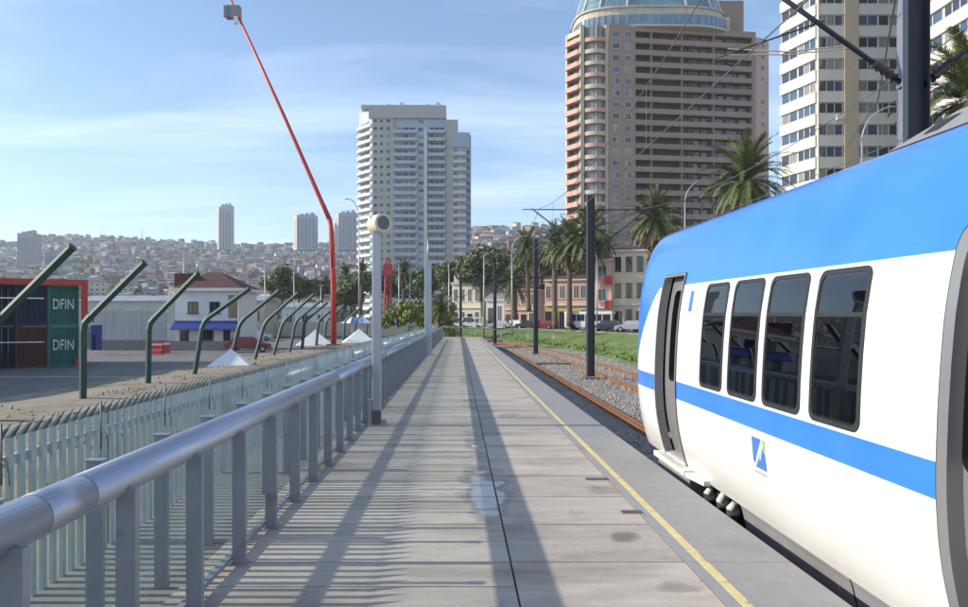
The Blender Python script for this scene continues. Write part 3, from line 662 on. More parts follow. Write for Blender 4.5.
def tree_proto(name, H, rad, seed, leaf, nclump=34, ln=70, ls=.34, cat='tree', low=.28):
    q = random.Random(seed); t = thing(name, '', cat); th = H * low
    m = MB(); m.tube([(0, 0, 0), (.1, 0, th * .6), (.05, .1, th * 1.15)], [rad * .075, rad * .055, rad * .045], 8)
    cl = []
    for i in range(nclump):
        a = q.uniform(0, 6.283); u = q.uniform(-1, 1); rr_ = q.uniform(.35, 1) ** .6
        c = Vector((math.cos(a) * math.sqrt(1 - u * u) * rad * rr_, math.sin(a) * math.sqrt(1 - u * u) * rad * rr_, th + (H - th) * (.5 + .46 * u * rr_))); cl.append(c)
        if i % 3 == 0: m.tube([(.05, .1, th * q.uniform(.7, 1.1)), tuple(c * .55 + Vector((0, 0, th * .4))), tuple(c)], [rad * .03, rad * .02, rad * .008], 5)
    m.build('trunk', M_bark, t); m = MB()
    for c in cl:
        cr_ = rad * q.uniform(.2, .42)
        for k in range(ln):
            v = Vector((q.gauss(0, 1), q.gauss(0, 1), q.gauss(0, .75))).normalized() * cr_ * q.uniform(.45, 1.08)
            n_ = (v.normalized() + Vector((q.uniform(-.7, .7), q.uniform(-.7, .7), q.uniform(-.3, .9)))).normalized(); a1 = n_.orthogonal().normalized(); a2 = n_.cross(a1); s_ = ls * rad / 4 * q.uniform(.6, 1.4); p = c + v
            m.face([p - a1 * s_, p - a2 * s_ * .6, p + a1 * s_, p + a2 * s_ * .6])
    m.build('crown', leaf, t); return t
treeA = tree_proto('broadleaf_tree', 9, 4.6, 2, M_leaf); treeB = tree_proto('broadleaf_tree', 7, 3.8, 6, M_leaf, 28); bushA = tree_proto('yellow_green_bush', 3.4, 2.2, 4, M_leafy, 24, 60, .42, 'bush', .08)
U = {}
def place_tree(pr, key, px, ptop, Y, rz, H, s, lab, grp='dark trees beyond the tracks'):
    X = (px - 458) / 700 * Y; Zt = 1.7 + (320 - ptop) * Y / 700; loc = (X, Y, Zt - H * s)
    if key not in U: U[key] = 1; pr.location = loc; pr.rotation_euler = (0, 0, rz); pr.scale = (s, s, s); pr['label'] = lab; pr['group'] = grp
    else: dup(pr, loc, rz, lab, grp, s)
for pr, key, H, px, pt, Y, s, lab in [
    (treeA, 'A', 9, 481, 249, 150, 1.25, 'dark tree rising right of the white tower foot'), (treeA, 'A', 9, 452, 262, 160, 1.2, 'dark tree before the foot of the white tower, left of the pale house'),
    (treeB, 'B', 7, 430, 266, 170, 1.4, 'dark tree hidden partly by the grey mast pole'), (treeB, 'B', 7, 466, 258, 175, 1.5, 'dark tree behind the pale house roof'),
    (treeA, 'A', 9, 496, 249, 160, 1.3, 'dark tree behind the short stout palm'), (treeA, 'A', 9, 531, 250, 150, 1.25, 'dark tree filling the gap left of the tall palms'),
    (treeB, 'B', 7, 545, 270, 145, 1.2, 'dark low tree beneath the palm row'), (treeA, 'A', 9, 566, 256, 150, 1.2, 'dark tree between the two tallest palms'), (treeB, 'B', 7, 606, 262, 140, 1.1, 'dark tree over the pink house, behind the mast'),
    (treeB, 'B', 7, 415, 272, 185, 1.3, 'dark tree right of the loudspeaker, below the tower'), (treeA, 'A', 9, 388, 270, 195, 1.1, 'dark tree behind the short red mast'),
    (treeA, 'A', 9, 282, 268, 170, 1.15, 'grey green tree left of the red boom, standing alone'), (treeB, 'B', 7, 299, 276, 175, 1.1, 'low tree close to the left side of the red boom'),
    (treeB, 'B', 7, 322, 277, 190, 1.1, 'tree directly behind the red boom'), (treeB, 'B', 7, 376, 272, 188, 1.2, 'tree just behind the loudspeaker pole'), (treeA, 'A', 9, 350, 280, 180, 1.0, 'low dark tree below the distant palms'),
    (treeB, 'B', 7, 640, 258, 112, .9, 'dark tree behind the cream house corner')]:
    place_tree(pr, key, px, pt, Y, px * .7, H, s, lab)
for px, pt, Y, s, lab in [(412, 298, 92, 1.0, 'yellow green bush beyond the railing, left of the grey mast pole'), (398, 305, 95, .9, 'smaller yellow green bush left of its taller neighbour'), (424, 303, 96, 1.0, 'yellow green bush right behind the grey mast pole'), (440, 300, 110, 1.1, 'yellow green bush beyond the small low palm'), (384, 312, 100, .7, 'lowest yellow green bush at the foot of the red mast')]:
    place_tree(bushA, 'bush', px, pt, Y, px * .3, 3.4, s, lab, 'yellow green bushes beyond the railing')
# grass tufts on the bank
q = random.Random(11); m = MB()
M_gr = mat('grass_blade', (.155, .225, .055), .8, var=.5, scale=.6)
for i in range(15000):
    y = 26 + 115 * q.random() ** 1.1; o = q.uniform(11.8, 19.1); h = q.uniform(.06, .2) * (1.7 if noise.noise((o * .5, y * .2, 0)) > .15 else .9)
    zb = -1.2 + (o - 11) / 8.5 * 1.4 - .05; x = o + shift(y); a = q.uniform(0, 3.14); wd = q.uniform(.05, .14)
    m.face([(x - wd * math.cos(a), y - wd * math.sin(a), zb), (x + wd * math.cos(a), y + wd * math.sin(a), zb), (x + q.uniform(-.15, .15), y + q.uniform(-.15, .15), zb + h)])
tag(m.build('grass', M_gr), 'bright green grass growing on the bank beside the tracks', 'grass', kind='stuff')
m = MB(); M_dryg = mat('dry_grass_blade', (.17, .15, .06), .9, var=.4, scale=.6)
for i in range(5000):
    y = 8 + 85 * q.random() ** 1.3; x = q.uniform(-16.5, -4.5)
    if noise.noise((x * .35, y * .25, 7)) < .02: continue
    h = q.uniform(.04, .16); wd = q.uniform(.02, .06); a = q.uniform(0, 3.14); zb = dz(x, y) - .01
    m.face([(x - wd * math.cos(a), y - wd * math.sin(a), zb), (x + wd * math.cos(a), y + wd * math.sin(a), zb), (x + q.uniform(-.1, .1), y, zb + h)])
tag(m.build('dry_grass', M_dryg), 'dry weeds scattered on the dirt beside the bent posts', 'grass', kind='stuff')
# loose ballast stones near the platform
m = MB()
for i in range(16000):
    y = 9 + 60 * q.random() ** 1.6; x = q.uniform(2.5, 11.2); s_ = q.uniform(.02, .05) * (1 + y / 40)
    z = -1.16 + .07 * noise.noise((x * .9, y * .9, 1)); x += shift(y)
    P = [(x + s_ * q.uniform(.5, 1), y, z), (x, y + s_ * q.uniform(.5, 1), z), (x - s_ * q.uniform(.5, 1), y, z), (x, y - s_ * q.uniform(.5, 1), z)]; T = (x, y, z + s_ * q.uniform(.5, 1.0))
    for k in range(4): m.face([P[k], P[(k + 1) % 4], T], 0)
tag(m.build('ballast_stones', mat('ballast_pebble', (.32, .285, .245), .95, var=.5, scale=12)), 'loose grey ballast stones lying between the rails', 'stones', kind='stuff')

# ================================================================== LEFT YARD
M_pgrn = M_grn
fence_spec = [ # px of the base, depth, lean of the post, arm run, arm rise
    (-6, 20.3, 0, 2.26, 2.2), (83, 25.9, 0, 2.26, 2.2), (148, 32.3, .05, 2.26, 2.25), (194, 38.2, .5, 2.5, 1.8), (229, 45.6, .75, 2.5, 2.0), (254, 52, .85, 2.4, 2.1), (273, 60, .9, 2.6, 2.3), (289.5, 66, .6, 2.3, 1.9), (302, 73, .3, 2.3, 1.9), (316, 80, .3, 2.2, 1.9), (324, 88, .3, 2.2, 1.9), (343, 97, .3, 2.2, 1.9), (354, 106, .3, 2.3, 1.9), (366, 116, .3, 2.3, 1.9), (376, 127, .3, 2.3, 2.0)]
for i, (px, Y, ln, ar, rz_) in enumerate(fence_spec):
    X = (px - 458) / 700 * Y
    lab = f'{ORD[i]} bent dark green fence post from the left, leaning over the dirt strip'
    t = thing('bent_fence_post', lab, 'fence post', (X, Y, -1.3), 0, 'bent green fence posts beside the port yard')
    H = 2.9; m = MB()
    wd = .26 if i < 8 else .3
    P = [(0, 0, -.1), (ln * .85, 0, H - .35), (ln + .06, 0, H - .02), (ln + .28, 0, H + .24)]
    m.tube(P, wd * .55, 4, smooth=False); m.build('post', M_pgrn, t)
    m = MB(); m.tube([(ln + .25, 0, H + .2), (ln + ar, .0, H + rz_)], wd * .5, 4, smooth=False); m.tube([(ln + ar - .02, 0, H + rz_ - .02), (ln + ar + .04, 0, H + rz_ + .03)], wd * .52, 8); m.build('arm', M_pgrn, t)
# containers
def corr(mb, x0, x1, z0, z1, y, n, dpt, m_=0):
    st = (x1 - x0) / n
    for k in range(n):
        a = x0 + k * st
        for (u0, d0), (u1, d1) in zip(((0, 0), (.3, 0), (.5, dpt), (.8, dpt)), ((.3, 0), (.5, dpt), (.8, dpt), (1, 0))):
            mb.face([(a + u0 * st, y + d0, z0), (a + u1 * st, y + d1, z0), (a + u1 * st, y + d1, z1), (a + u0 * st, y + d0, z1)], m_)
def container(loc, rz, W, L, H, m_main, lab, bars=False, text=None, grp='stacked shipping containers', m_bar=None):
    t = thing('shipping_container', lab, 'container', loc, rz, grp)
    m = MB(); f = .09
    m.box(-W / 2 + f, W / 2 - f, .05, L, .05, H - .05)
    for sx in (-1, 1):
        m.box(sx * (W / 2 - f / 2) - f / 2, sx * (W / 2 - f / 2) + f / 2, 0, L, 0.0, .14); m.box(sx * (W / 2 - f / 2) - f / 2, sx * (W / 2 - f / 2) + f / 2, 0, L, H - .12, H - .004)
        m.box(sx * (W / 2 - f / 2) - f / 2 - .003, sx * (W / 2 - f / 2) + f / 2 + .003, -.012, .12, .14, H - .12)
    m.box(-W / 2 + f, W / 2 - f, -.01, .08, 0, .15); m.box(-W / 2 + f, W / 2 - f, -.01, .08, H - .14, H - .006)
    corr(m, -W / 2 + f, W / 2 - f, .15, H - .14, .02, 9, .03)
    m.build('body', m_main, t)
    if bars:
        for sx in (-.62, -.22, .22, .62):
            m = MB(); m.tube([(sx * W / 2, -.02, .12), (sx * W / 2, -.02, H - .1)], .028, 6); m.build('locking_bar', m_bar or M_bar, t)
        m = MB(); m.box(-.015, .015, -.02, .03, .15, H - .14); m.build('door_gap', M_rub, t)
    if text:
        cu = bpy.data.curves.new('lettering', 'FONT'); cu.body = text; cu.size = .95; cu.extrude = .004; cu.align_x = 'CENTER'
        o = bpy.data.objects.new('lettering', cu); COL.objects.link(o); bpy.context.view_layer.update()
        dg = bpy.context.evaluated_depsgraph_get(); me = bpy.data.meshes.new_from_object(o.evaluated_get(dg)); bpy.data.objects.remove(o)
        me.materials.clear(); me.materials.append(M_white); o = bpy.data.objects.new('lettering', me); COL.objects.link(o); o.parent = t
        o.location = (0, -.02, H * .42); o.rotation_euler = (R(90), 0, 0)
        sx = (W * .74) / max(.1, o.dimensions.x if o.dimensions.x > 0 else 2); o.scale = (.58, 1.0, 1)
    return t
M_bar = mat('galvanised_bar', (.25, .25, .25), .5, metal=.5); M_white = mat('white_paint', (.75, .75, .73), .6, var=.05)
M_cg = mat('container_green', (.045, .15, .125), .6, var=.12, scale=2, col2=(.12, .12, .08), c2lo=.6, c2hi=.75); M_cb = mat('container_navy', (.03, .035, .06), .6, var=.2, scale=2)
M_cbr = mat('container_brown', (.11, .04, .03), .7, var=.2, scale=2, col2=(.06, .03, .02)); M_ck = mat('container_black', (.012, .012, .016), .6, var=.3)
M_red = mat('red_paint', (.50, .045, .035), .5, var=.15, scale=1, col2=(.3, .05, .03), c2lo=.6, c2hi=.8)
th = R(29); ux, uy = math.cos(th), math.sin(th)
ox, oy = at(79, 366, 45.6)[0], 45.6
rows = [(-0.88, M_cg, M_cg, 'green', 'green'), (-2.64, M_cb, M_cbr, 'navy', 'brown'), (-4.42, M_ck, M_ck, 'black', 'black'), (-6.2, M_ck, M_cbr, 'black', 'rusty brown')]
for k, (d_, mt, mb_, nt_, nb_) in enumerate(rows):
    lx, ly = ox + d_ * ux, oy + d_ * uy
    place_ = ['at the right end of the stack', 'next to the green ones', 'with door bars, left in the stack', 'at the far left of the stack'][k]
    container((lx, ly, -1.32), th, 1.74, 6.0, 2.62, mb_, f'{nb_} shipping container {place_}, on the ground', k >= 2, 'DFIN' if k == 0 else None)
    container((lx, ly, 1.305), th, 1.74, 6.0, 2.62, mt, f'{nt_} shipping container {place_}, upper tier', k >= 2, 'DFIN' if k == 0 else None)
for k in range(2):
    for lv in range(3):
        container((-34.0, 25 + k * 12.5, -1.32 + lv * 2.62), 0, 2.44, 12.2, 2.6, (M_cbr, M_cb, M_cg)[(k + lv) % 3], f"{('bottom', 'middle', 'top')[lv]} long container in the {('nearer', 'farther')[k]} pile left of the view", True, grp='long containers beyond the left edge')
# red gantry frame round the stack
t = thing('red_steel_frame', 'red steel portal frame over the container stack', 'steel frame', (ox, oy, -1.32), th)
m = MB(); m.box(.12, .5, -.35, .1, 3.0, 5.62); m.box(.16, .46, -.3, .05, 0, 3.0); m.build('column', M_red, t)
m = MB(); m.box(-11, .118, -.42, .1, 5.25, 5.62); m.build('top_beam', M_red, t)
m = MB(); m.box(-.2, .118, -.30, -.1, 0, .55); m.build('bumper', M_red, t)
m = MB(); m.box(-11, -1.95, -.44, -.40, 4.35, 4.43); m.box(-11, -1.95, -.44, -.40, 1.6, 1.66); m.build('white_bar', M_white, t)
# grey corrugated fence with concrete foot
M_gry = mat('weathered_grey_boards', (.50, .49, .49), .85, var=.15, scale=.6, stretch=(3, 3, .3), col2=(.36, .34, .32), c2lo=.5, c2hi=.75)
M_conc = mat('stained_concrete', (.20, .19, .17), .9, var=.2)
def wall_thing(name, lab, cat, x0, x1, Y, z0, z1, m_, foot=None, n=0, dy=.2):
    t = thing(name, lab, cat, (x0, Y, z0)); W = x1 - x0; m = MB()
    if n: corr(m, 0, W, .0, z1 - z0, 0, n, .06); m.box(0, W, .07, dy, 0, z1 - z0)
    else: m.box(0, W, 0, dy, 0, z1 - z0)
    m.build('wall', m_, t)
    if foot: m = MB(); m.box(-.05, W + .05, -.25, -.01, 0, foot); m.build('concrete_foot', M_conc, t)
    return t
Yf = 70
t = wall_thing('boarded_fence', 'grey corrugated boarded fence on a dark concrete foot behind the yard', 'fence', (95 - 458) / 10, (167 - 458) / 10, Yf, -1.3, 2.7, M_gry, 1.0, 34)
for k in range(4): m = MB(); m.box(k * 2.3, k * 2.3 + .12, .2, .32, 0, 4.2); m.build('fence_post', M_bar, t)
M_crm = mat('cream_wall', (.52, .47, .38), .85, var=.15, scale=.8, col2=(.35, .3, .24), c2lo=.55, c2hi=.75)
wall_thing('yard_wall', 'long low cream wall closing the far side of the yard', 'wall', -38, -8.5, 118, -1.3, 1.35, M_crm, .3)
wall_thing('yard_wall', 'short grey block wall between the containers and the boarded fence', 'wall', -44, -36.6, 71.5, -1.3, 1.0, M_conc)
# blue skip
t = thing('blue_bin', 'small blue metal bin between the containers and the grey fence', 'bin', at(94, 348, 60), 0); M_blu = mat('blue_paint', (.025, .05, .22), .5, var=.15)
m = MB(); m.box(-.3, .3, 0, .8, 1.1, 1.9); m.build('tub', M_blu, t, bevel=.03); m = MB(); m.box(-.33, .33, -.03, .83, 1.9, 1.97); m.build('rim', M_blu, t)
for sx in (-.22, .22): m = MB(); m.box(sx - .05, sx + .05, 0, .8, -.2, 1.1); m.build('leg', M_blu, t)

def win(parent, x0, x1, z0, z1, y, mg, mf, sill=False, mull=1, d=.05, name='window'):
    "window on a wall whose outer face is the plane y (towards -y): frame proud, glass set into it"
    m = MB(); f = max(.05, (x1 - x0) * .07)
    m.box(x0, x1, y - d, y - .002, z0, z0 + f); m.box(x0, x1, y - d, y - .002, z1 - f, z1); m.box(x0, x0 + f, y - d, y - .002, z0 + f, z1 - f); m.box(x1 - f, x1, y - d, y - .002, z0 + f, z1 - f)
    for k in range(mull): c = x0 + (x1 - x0) * (k + 1) / (mull + 1); m.box(c - f / 2, c + f / 2, y - d * .9, y - .002, z0 + f, z1 - f)
    w_ = m.build(name, mf, parent); m = MB(); m.box(x0 + f, x1 - f, y - d * .4, y - .001, z0 + f, z1 - f); m.build('pane', mg, w_)
    if sill: m = MB(); m.box(x0 - .08, x1 + .08, y - .16, y - .003, z0 - .08, z0 - .003); m.build('sill', mf, w_)
    return w_
M_wg = mat('window_dark_glass', (.035, .04, .048), .08, var=.5, scale=.35, spec=.8); M_wf = mat('white_window_frame', (.62, .62, .60), .6, var=.05); M_wd = mat('dark_window_frame', (.07, .06, .06), .6)
M_pw = mat('white_render', (.62, .62, .62), .85, var=.08, scale=.5, col2=(.45, .44, .42), c2lo=.6, c2hi=.8); M_tile = mat('red_roof_sheet', (.085, .034, .03), .8, var=.25, scale=1.5, stretch=(4, 1, 1))
# port office
t = thing('port_office', 'two storey white port office with blue awning band and dark red hipped roof', 'building', (-28.3, 70, -1.32), R(-2))
m = MB(); m.box(0, 6.3, 0, 6, 0, 5.9); m.build('wall', M_pw, t)
m = MB(); m.box(-.35, 7.0, -.5, 6.4, 5.9, 6.2); m.build('eaves', M_wf, t)
m = MB(); a, b_, c, d_ = (-.2, -.35, 6.2), (6.8, -.35, 6.2), (6.8, 6.2, 6.2), (-.2, 6.2, 6.2); e, f = (2.2, 2.9, 8.0), (3.6, 2.9, 8.0)
m.face([a, b_, f, e]); m.face([b_, c, f]); m.face([c, d_, e, f]); m.face([d_, a, e]); ro = m.build('roof', M_tile, t)
m = MB(); m.box(-.5, 1.3, 1.0, 2.6, 6.25, 7.75); m.build('roof_house', M_tile, t)
for x in (1.3, 3.5): win(t, x, x + 1.05, 3.7, 4.85, 0, M_wg, M_wd, True, 1)
m = MB(); m.box(5.4, 6.28, -.02, -.001, 3.2, 5.5); m.build('brown_shutter', mat('tan_shutter', (.25, .19, .12), .8), t)
m = MB(); m.face([(-.1, -.9, 2.15), (6.9, -.9, 2.15), (6.9, 0, 2.75), (-.1, 0, 2.75)]); m.face([(-.1, -.9, 2.05), (6.9, -.9, 2.05), (6.9, -.9, 2.15), (-.1, -.9, 2.15)]); m.box(-.02, 6.32, -.05, -.002, 2.6, 2.95); m.build('awning', M_blu, t)
for x, w_ in ((.5, .9), (2.5, 1.4), (4.9, .7)):
    win(t, x, x + w_, .9 if x != .5 else 0.1, 2.0, 0, M_wg, M_wd, False, 1, name='window' if x != .5 else 'door')
m = MB(); m.box(-.4, 6.8, -1.3, -1.15, 0, .95); m.build('front_wall', M_conc, t)
m = MB(); m.tube([(6.6, -.3, 0), (6.6, -.3, 5.9)], .09, 8); m.build('downpipe', M_crm, t)
# sheds behind
M_shed = mat('pale_shed', (.50, .48, .44), .85, var=.15, scale=.4)
def shed(x0, x1, Y, z1, dep, lab, wc, rc, nw=4):
    t = thing('low_shed', lab, 'shed', (x0, Y, -1.32), 0, 'low sheds behind the port yard'); W = x1 - x0; H = z1 + 1.32
    m = MB(); m.box(0, W, 0, dep, 0, H); m.build('wall', wc, t)
    m = MB(); m.face([(-.3, -.4, H), (W + .3, -.4, H), (W + .3, dep / 2, H + .9), (-.3, dep / 2, H + .9)]); m.face([(W + .3, dep + .4, H), (-.3, dep + .4, H), (-.3, dep / 2, H + .9), (W + .3, dep / 2, H + .9)]); m.face([(-.3, -.4, H), (-.3, dep / 2, H + .9), (-.3, dep + .4, H)]); m.face([(W + .3, -.4, H), (W + .3, dep + .4, H), (W + .3, dep / 2, H + .9)]); m.build('roof', rc, t)
    for k in range(nw): x = W * (k + .5) / nw; win(t, x - .6, x + .6, H * .45, H * .75, 0, M_wg, M_wf)
M_zinc = mat('zinc_roof', (.36, .37, .38), .5, metal=.3, var=.15, scale=.5, col2=(.3, .18, .12), c2lo=.58, c2hi=.7)
shed(-52, -38.5, 96, 4.3, 8, 'pale shed with zinc roof just right of the containers', M_shed, M_zinc)
shed(-45, -31, 112, 4.8, 8, 'wider pale shed behind the grey boarded fence', M_crm, M_zinc, 6)
shed(-63, -50, 110, 5, 9, 'shed with dark rusty roof above the container stack', M_gry, M_tile, 4)
shed(-34, -25, 135, 4.2, 8, 'white shed right of the port office', M_pw, M_zinc, 3)
# tents
M_tent = mat('tent_canvas', (.78, .78, .76), .8, var=.03)
for px, pyb, Y, w_, lab in [(231, 366, 45.6, 1.35, 'white pyramid canvas cover between the fourth and fifth bent posts'), (315, 346, 82, 2.2, 'white pyramid canvas cover left of the red boom'), (359, 344, 92, 2.2, 'white pyramid canvas cover right of the red boom')]:
    X = (px - 458) / 700 * Y; h = w_ * .85
    t = thing('canvas_cover', lab, 'canvas cover', (X, Y, -1.25), .2, 'white pyramid covers on the yard')
    m = MB(); n = 6
    P = [(-w_, -w_), (w_, -w_), (w_, w_), (-w_, w_)]
    for k in range(4):
        a, c = P[k], P[(k + 1) % 4]
        for j in range(n):
            u0, u1 = j / n, (j + 1) / n; r0, r1 = (1 - u0) ** 1.15, (1 - u1) ** 1.15
            m.face([(a[0] * r0, a[1] * r0, h * u0), (c[0] * r0, c[1] * r0, h * u0), (c[0] * r1, c[1] * r1, h * u1), (a[0] * r1, a[1] * r1, h * u1)])
    m.build('canvas', M_tent, t); m = MB(); m.tube([(0, 0, h * .95), (0, 0, h * 1.12)], .03, 6); m.build('tip', M_bar, t)
M_bw = mat('blue_canvas', (.06, .16, .5), .8, var=.1)
for k, (px, Y) in enumerate([(352, 108), (363, 114), (375, 120), (386, 126), (397, 130)]):
    X = (px - 458) / 700 * Y
    t = thing('market_parasol', f'{ORD[k]} blue and white striped canopy from the left beyond the red boom', 'parasol', (X, Y, -1.3), k, 'blue and white canopies in the yard')
    m = MB(); m.tube([(0, 0, 0), (0, 0, 3.4)], .05, 6); m.build('pole', M_white, t); m = MB()
    for j in range(8): a0, a1 = j * math.pi / 4, (j + 1) * math.pi / 4; m.face([(0, 0, 3.6), (1.9 * math.cos(a0), 1.9 * math.sin(a0), 2.5), (1.9 * math.cos(a1), 1.9 * math.sin(a1), 2.5)], j % 2)
    m.build('canopy', [M_bw, M_tent], t)
# red boom: tall leaning service boom with a lamp box
bm_Y = 80; bx, _, _ = at(333.5, 343, bm_Y)
t = thing('red_boom', 'tall thin red boom bent halfway and leaning left, with grey boxes near the top', 'boom', (bx, bm_Y, -1.3))
def rel(px, py): p = at(px, py, bm_Y); return (p[0] - bx, 0, p[2] + 1.3)
m = MB(); m.tube([(0, 0, 0), rel(333.5, 290), rel(331.5, 232), rel(329.5, 219)], [.33, .32, .30, .28], 10); m.build('lower_boom', M_red, t)
m = MB(); m.tube([rel(329.8, 220), rel(323, 205), rel(285, 118), rel(228, -6)], [.28, .26, .20, .13], 10); m.build('upper_boom', M_red, t)
m = MB(); m.tube([(-.1, -.36, 9.0), rel(330, 219), tuple(Vector(rel(323, 205)) + Vector((.3, -.3, 0)))], .07, 6); m.build('hydraulic_hose', M_rub, t)
c = Vector(rel(234, 12)); m = MB(); m.box(c.x - .9, c.x + .75, -.4, .45, c.z - .75, c.z + .65); m.box(c.x - 1.1, c.x - .5, -.5, -.35, c.z - .8, c.z + .6); m.build('lamp_box', M_bar, t, bevel=.06)
m = MB(); m.box(c.x + .1, c.x + .55, -.5, -.2, c.z - 1.5, c.z - .7); m.build('white_bracket', M_white, t)
m = MB(); m.box(-.7, .7, -.7, .7, 0, .25); m.build('footing', M_conc, t)
# short red lattice mast
rY = 135; rxx = (388 - 458) / 700 * rY
t = thing('red_lattice_mast', 'short red lattice mast right of the loudspeaker, in front of dark trees', 'mast', (rxx, rY, -1.3))
for sx in (-1, 1):
    for sy in (-1, 1): m = MB(); m.tube([(sx * .75, sy * .75, 0), (sx * .4, sy * .4, 15)], .11, 6); m.build('leg', M_red, t)
m = MB()
for k in range(9):
    z0, z1 = k * 1.65, (k + 1) * 1.65; w0, w1 = .75 - .35 * z0 / 15, .75 - .35 * z1 / 15
    m.tube([(-w0, -w0, z0), (w1, -w1, z1)], .07, 5); m.tube([(w0, w0, z0), (-w1, w1, z1)], .07, 5); m.tube([(-w1, -w1, z1), (w1, -w1, z1)], .06, 5); m.tube([(w0, -w0, z0), (w1, w1, z1)], .06, 5)
m.build('bracing', M_red, t); m = MB(); m.box(-.8, .8, -.8, .8, 11.5, 13.8); m.build('cabinet', M_red, t)
# vehicles
M_tyre = mat('tyre', (.02, .02, .02), .9); M_lamp = mat('headlight_lens', (.6, .6, .55), .2); M_rim = mat('wheel_rim', (.4, .4, .4), .4, metal=.6)
def car(lab, loc, rz, m_paint, grp='cars parked beyond the grass', L=4.2, H=1.45, van=False, name='parked_car'):
    t = thing(name, lab, 'van' if van else 'car', loc, rz, grp); W = .85
    if van: prof = [(-L / 2, .35), (-L / 2, H * .95), (-L / 2 + .2, H), (L * .28, H), (L * .40, H * .6), (L / 2, H * .5), (L / 2, .35)]
    else: prof = [(-L / 2, .35), (-L / 2, .85), (-L * .40, .95), (-L * .30, H), (L * .12, H), (L * .27, .93), (L * .47, .8), (L / 2, .6), (L / 2, .35)]
    m = MB(); n = len(prof)
    def wz(z): return W if z < .96 else W * .84
    for k in range(n):
        (x0, z0), (x1, z1) = prof[k], prof[(k + 1) % n]; m.face([(x0, -wz(z0), z0), (x0, wz(z0), z0), (x1, wz(z1), z1), (x1, -wz(z1), z1)])
    for s_ in (-1, 1):
        low = [(x, s_ * W, min(z, .95)) for x, z in prof]; m.face(low[::s_])
        up = [(x, s_ * wz(z), z) for x, z in prof if z >= .9]
        if len(up) > 2: m.face(up[::s_])
    m.build('body', m_paint, t, bevel=.04)
    zt = H - .1
    for s_ in (-1, 1):
        x0, x1, x2, x3 = (-L * .28, -L * .22, L * .10, L * .2) if not van else (-L * .1, -L * .1, L * .26, L * .34)
        m = MB(); zb = .98 if not van else H * .55; m.face([(x0, s_ * (W * .93 + .012), zb), (x3, s_ * (W * .93 + .012), zb), (x2, s_ * (W * .86 + .012), zt), (x1, s_ * (W * .86 + .012), zt)]); m.build('side_window', M_wg, t)
        m = MB(); m.box(L / 2 - .03, L / 2 + .015, s_ * .62 - .16, s_ * .62 + .16, .58, .72); m.build('headlight', M_lamp, t)
        for x in (-L * .3, L * .31):
            m = MB(); m.tube([(x, s_ * .68, .32), (x, s_ * .87, .32)], .32, 16); wl = m.build('wheel', M_tyre, t); m = MB(); m.tube([(x, s_ * .86, .32), (x, s_ * .885, .32)], .19, 10); m.build('rim', M_rim, wl)
    m = MB(); xa, xb = (L * .125, L * .262) if not van else (L * .285, L * .395); zb = .95 if not van else H * .62
    m.face([(xb + .012, -W * .8, zb + .02), (xb + .012, W * .8, zb + .02), (xa + .015, W * .72, H - .06), (xa + .015, -W * .72, H - .06)]); m.build('windscreen', M_wg, t)
    return t
Mc = {k: mat('car_paint_' + k, c_, .3, var=.03, coat=.5) for k, c_ in dict(white=(.7, .7, .7), silver=(.35, .36, .38), dark=(.03, .035, .045), red=(.22, .03, .025), blue=(.05, .1, .25)).items()}
def carat(lab, px, Y, rz, mk, z=.19, **k): X = (px - 458) / 700 * Y; return car(lab, (X, Y, z), rz, Mc[mk], **k)
carat('white van parked left of the pale house foot', 460, 148, 2.8, 'white', L=4.8, H=2.0, van=True); carat('second white van in front of the pale house', 471, 140, 2.9, 'white', L=4.8, H=2.1, van=True)
carat('silver car beside the trunk of the short stout palm', 500, 125, 2.7, 'silver'); carat('dark car right of the silver one on the avenue', 528, 120, 2.7, 'dark'); carat('red car before the pink low houses', 543, 118, 2.7, 'red')
carat('white car near the left mast on the avenue', 514, 134, 2.7, 'white'); carat('dark car in front of the bus', 607, 92, 2.7, 'dark'); carat('silver car at the cream house, left of the train nose', 632, 90, 2.7, 'silver'); carat('blue car on the avenue right beside the train nose', 646, 92, 2.7, 'blue')

for k, (px, Y, lab) in enumerate([(157, 62, 'left red and white traffic barrier beside the grey fence'), (164, 64, 'right red and white traffic barrier beside the port office')]):
    t = thing('traffic_barrier', lab, 'barrier', ((px - 458) / 700 * Y, Y, -1.32), k * .6, 'red barriers in the yard'); m = MB()
    for (w0, z0, w1, z1) in ((.32, 0, .28, .25), (.28, .25, .14, .5), (.14, .5, .11, 1.1)):
        m.face([(-.5, -w0, z0), (.5, -w0, z0), (.5, -w1, z1), (-.5, -w1, z1)]); m.face([(.5, w0, z0), (-.5, w0, z0), (-.5, w1, z1), (.5, w1, z1)]); m.face([(-.5, w0, z0), (-.5, -w0, z0), (-.5, -w1, z1), (-.5, w1, z1)]); m.face([(.5, -w0, z0), (.5, w0, z0), (.5, w1, z1), (.5, -w1, z1)])
    m.face([(-.5, -.11, 1.1), (.5, -.11, 1.1), (.5, .11, 1.1), (-.5, .11, 1.1)]); m.build('body', M_red, t); m = MB(); m.box(-.5, .5, -.135, -.12, .75, .95); m.build('white_stripe', M_white, t)
car('red pickup by the right corner of the port office', (-19.8, 66, -1.32), .3, Mc['red'], 'vehicles in the port yard'); car('white car behind the bent posts at the cream wall', (-30, 105, -1.32), .1, Mc['white'], 'vehicles in the port yard')
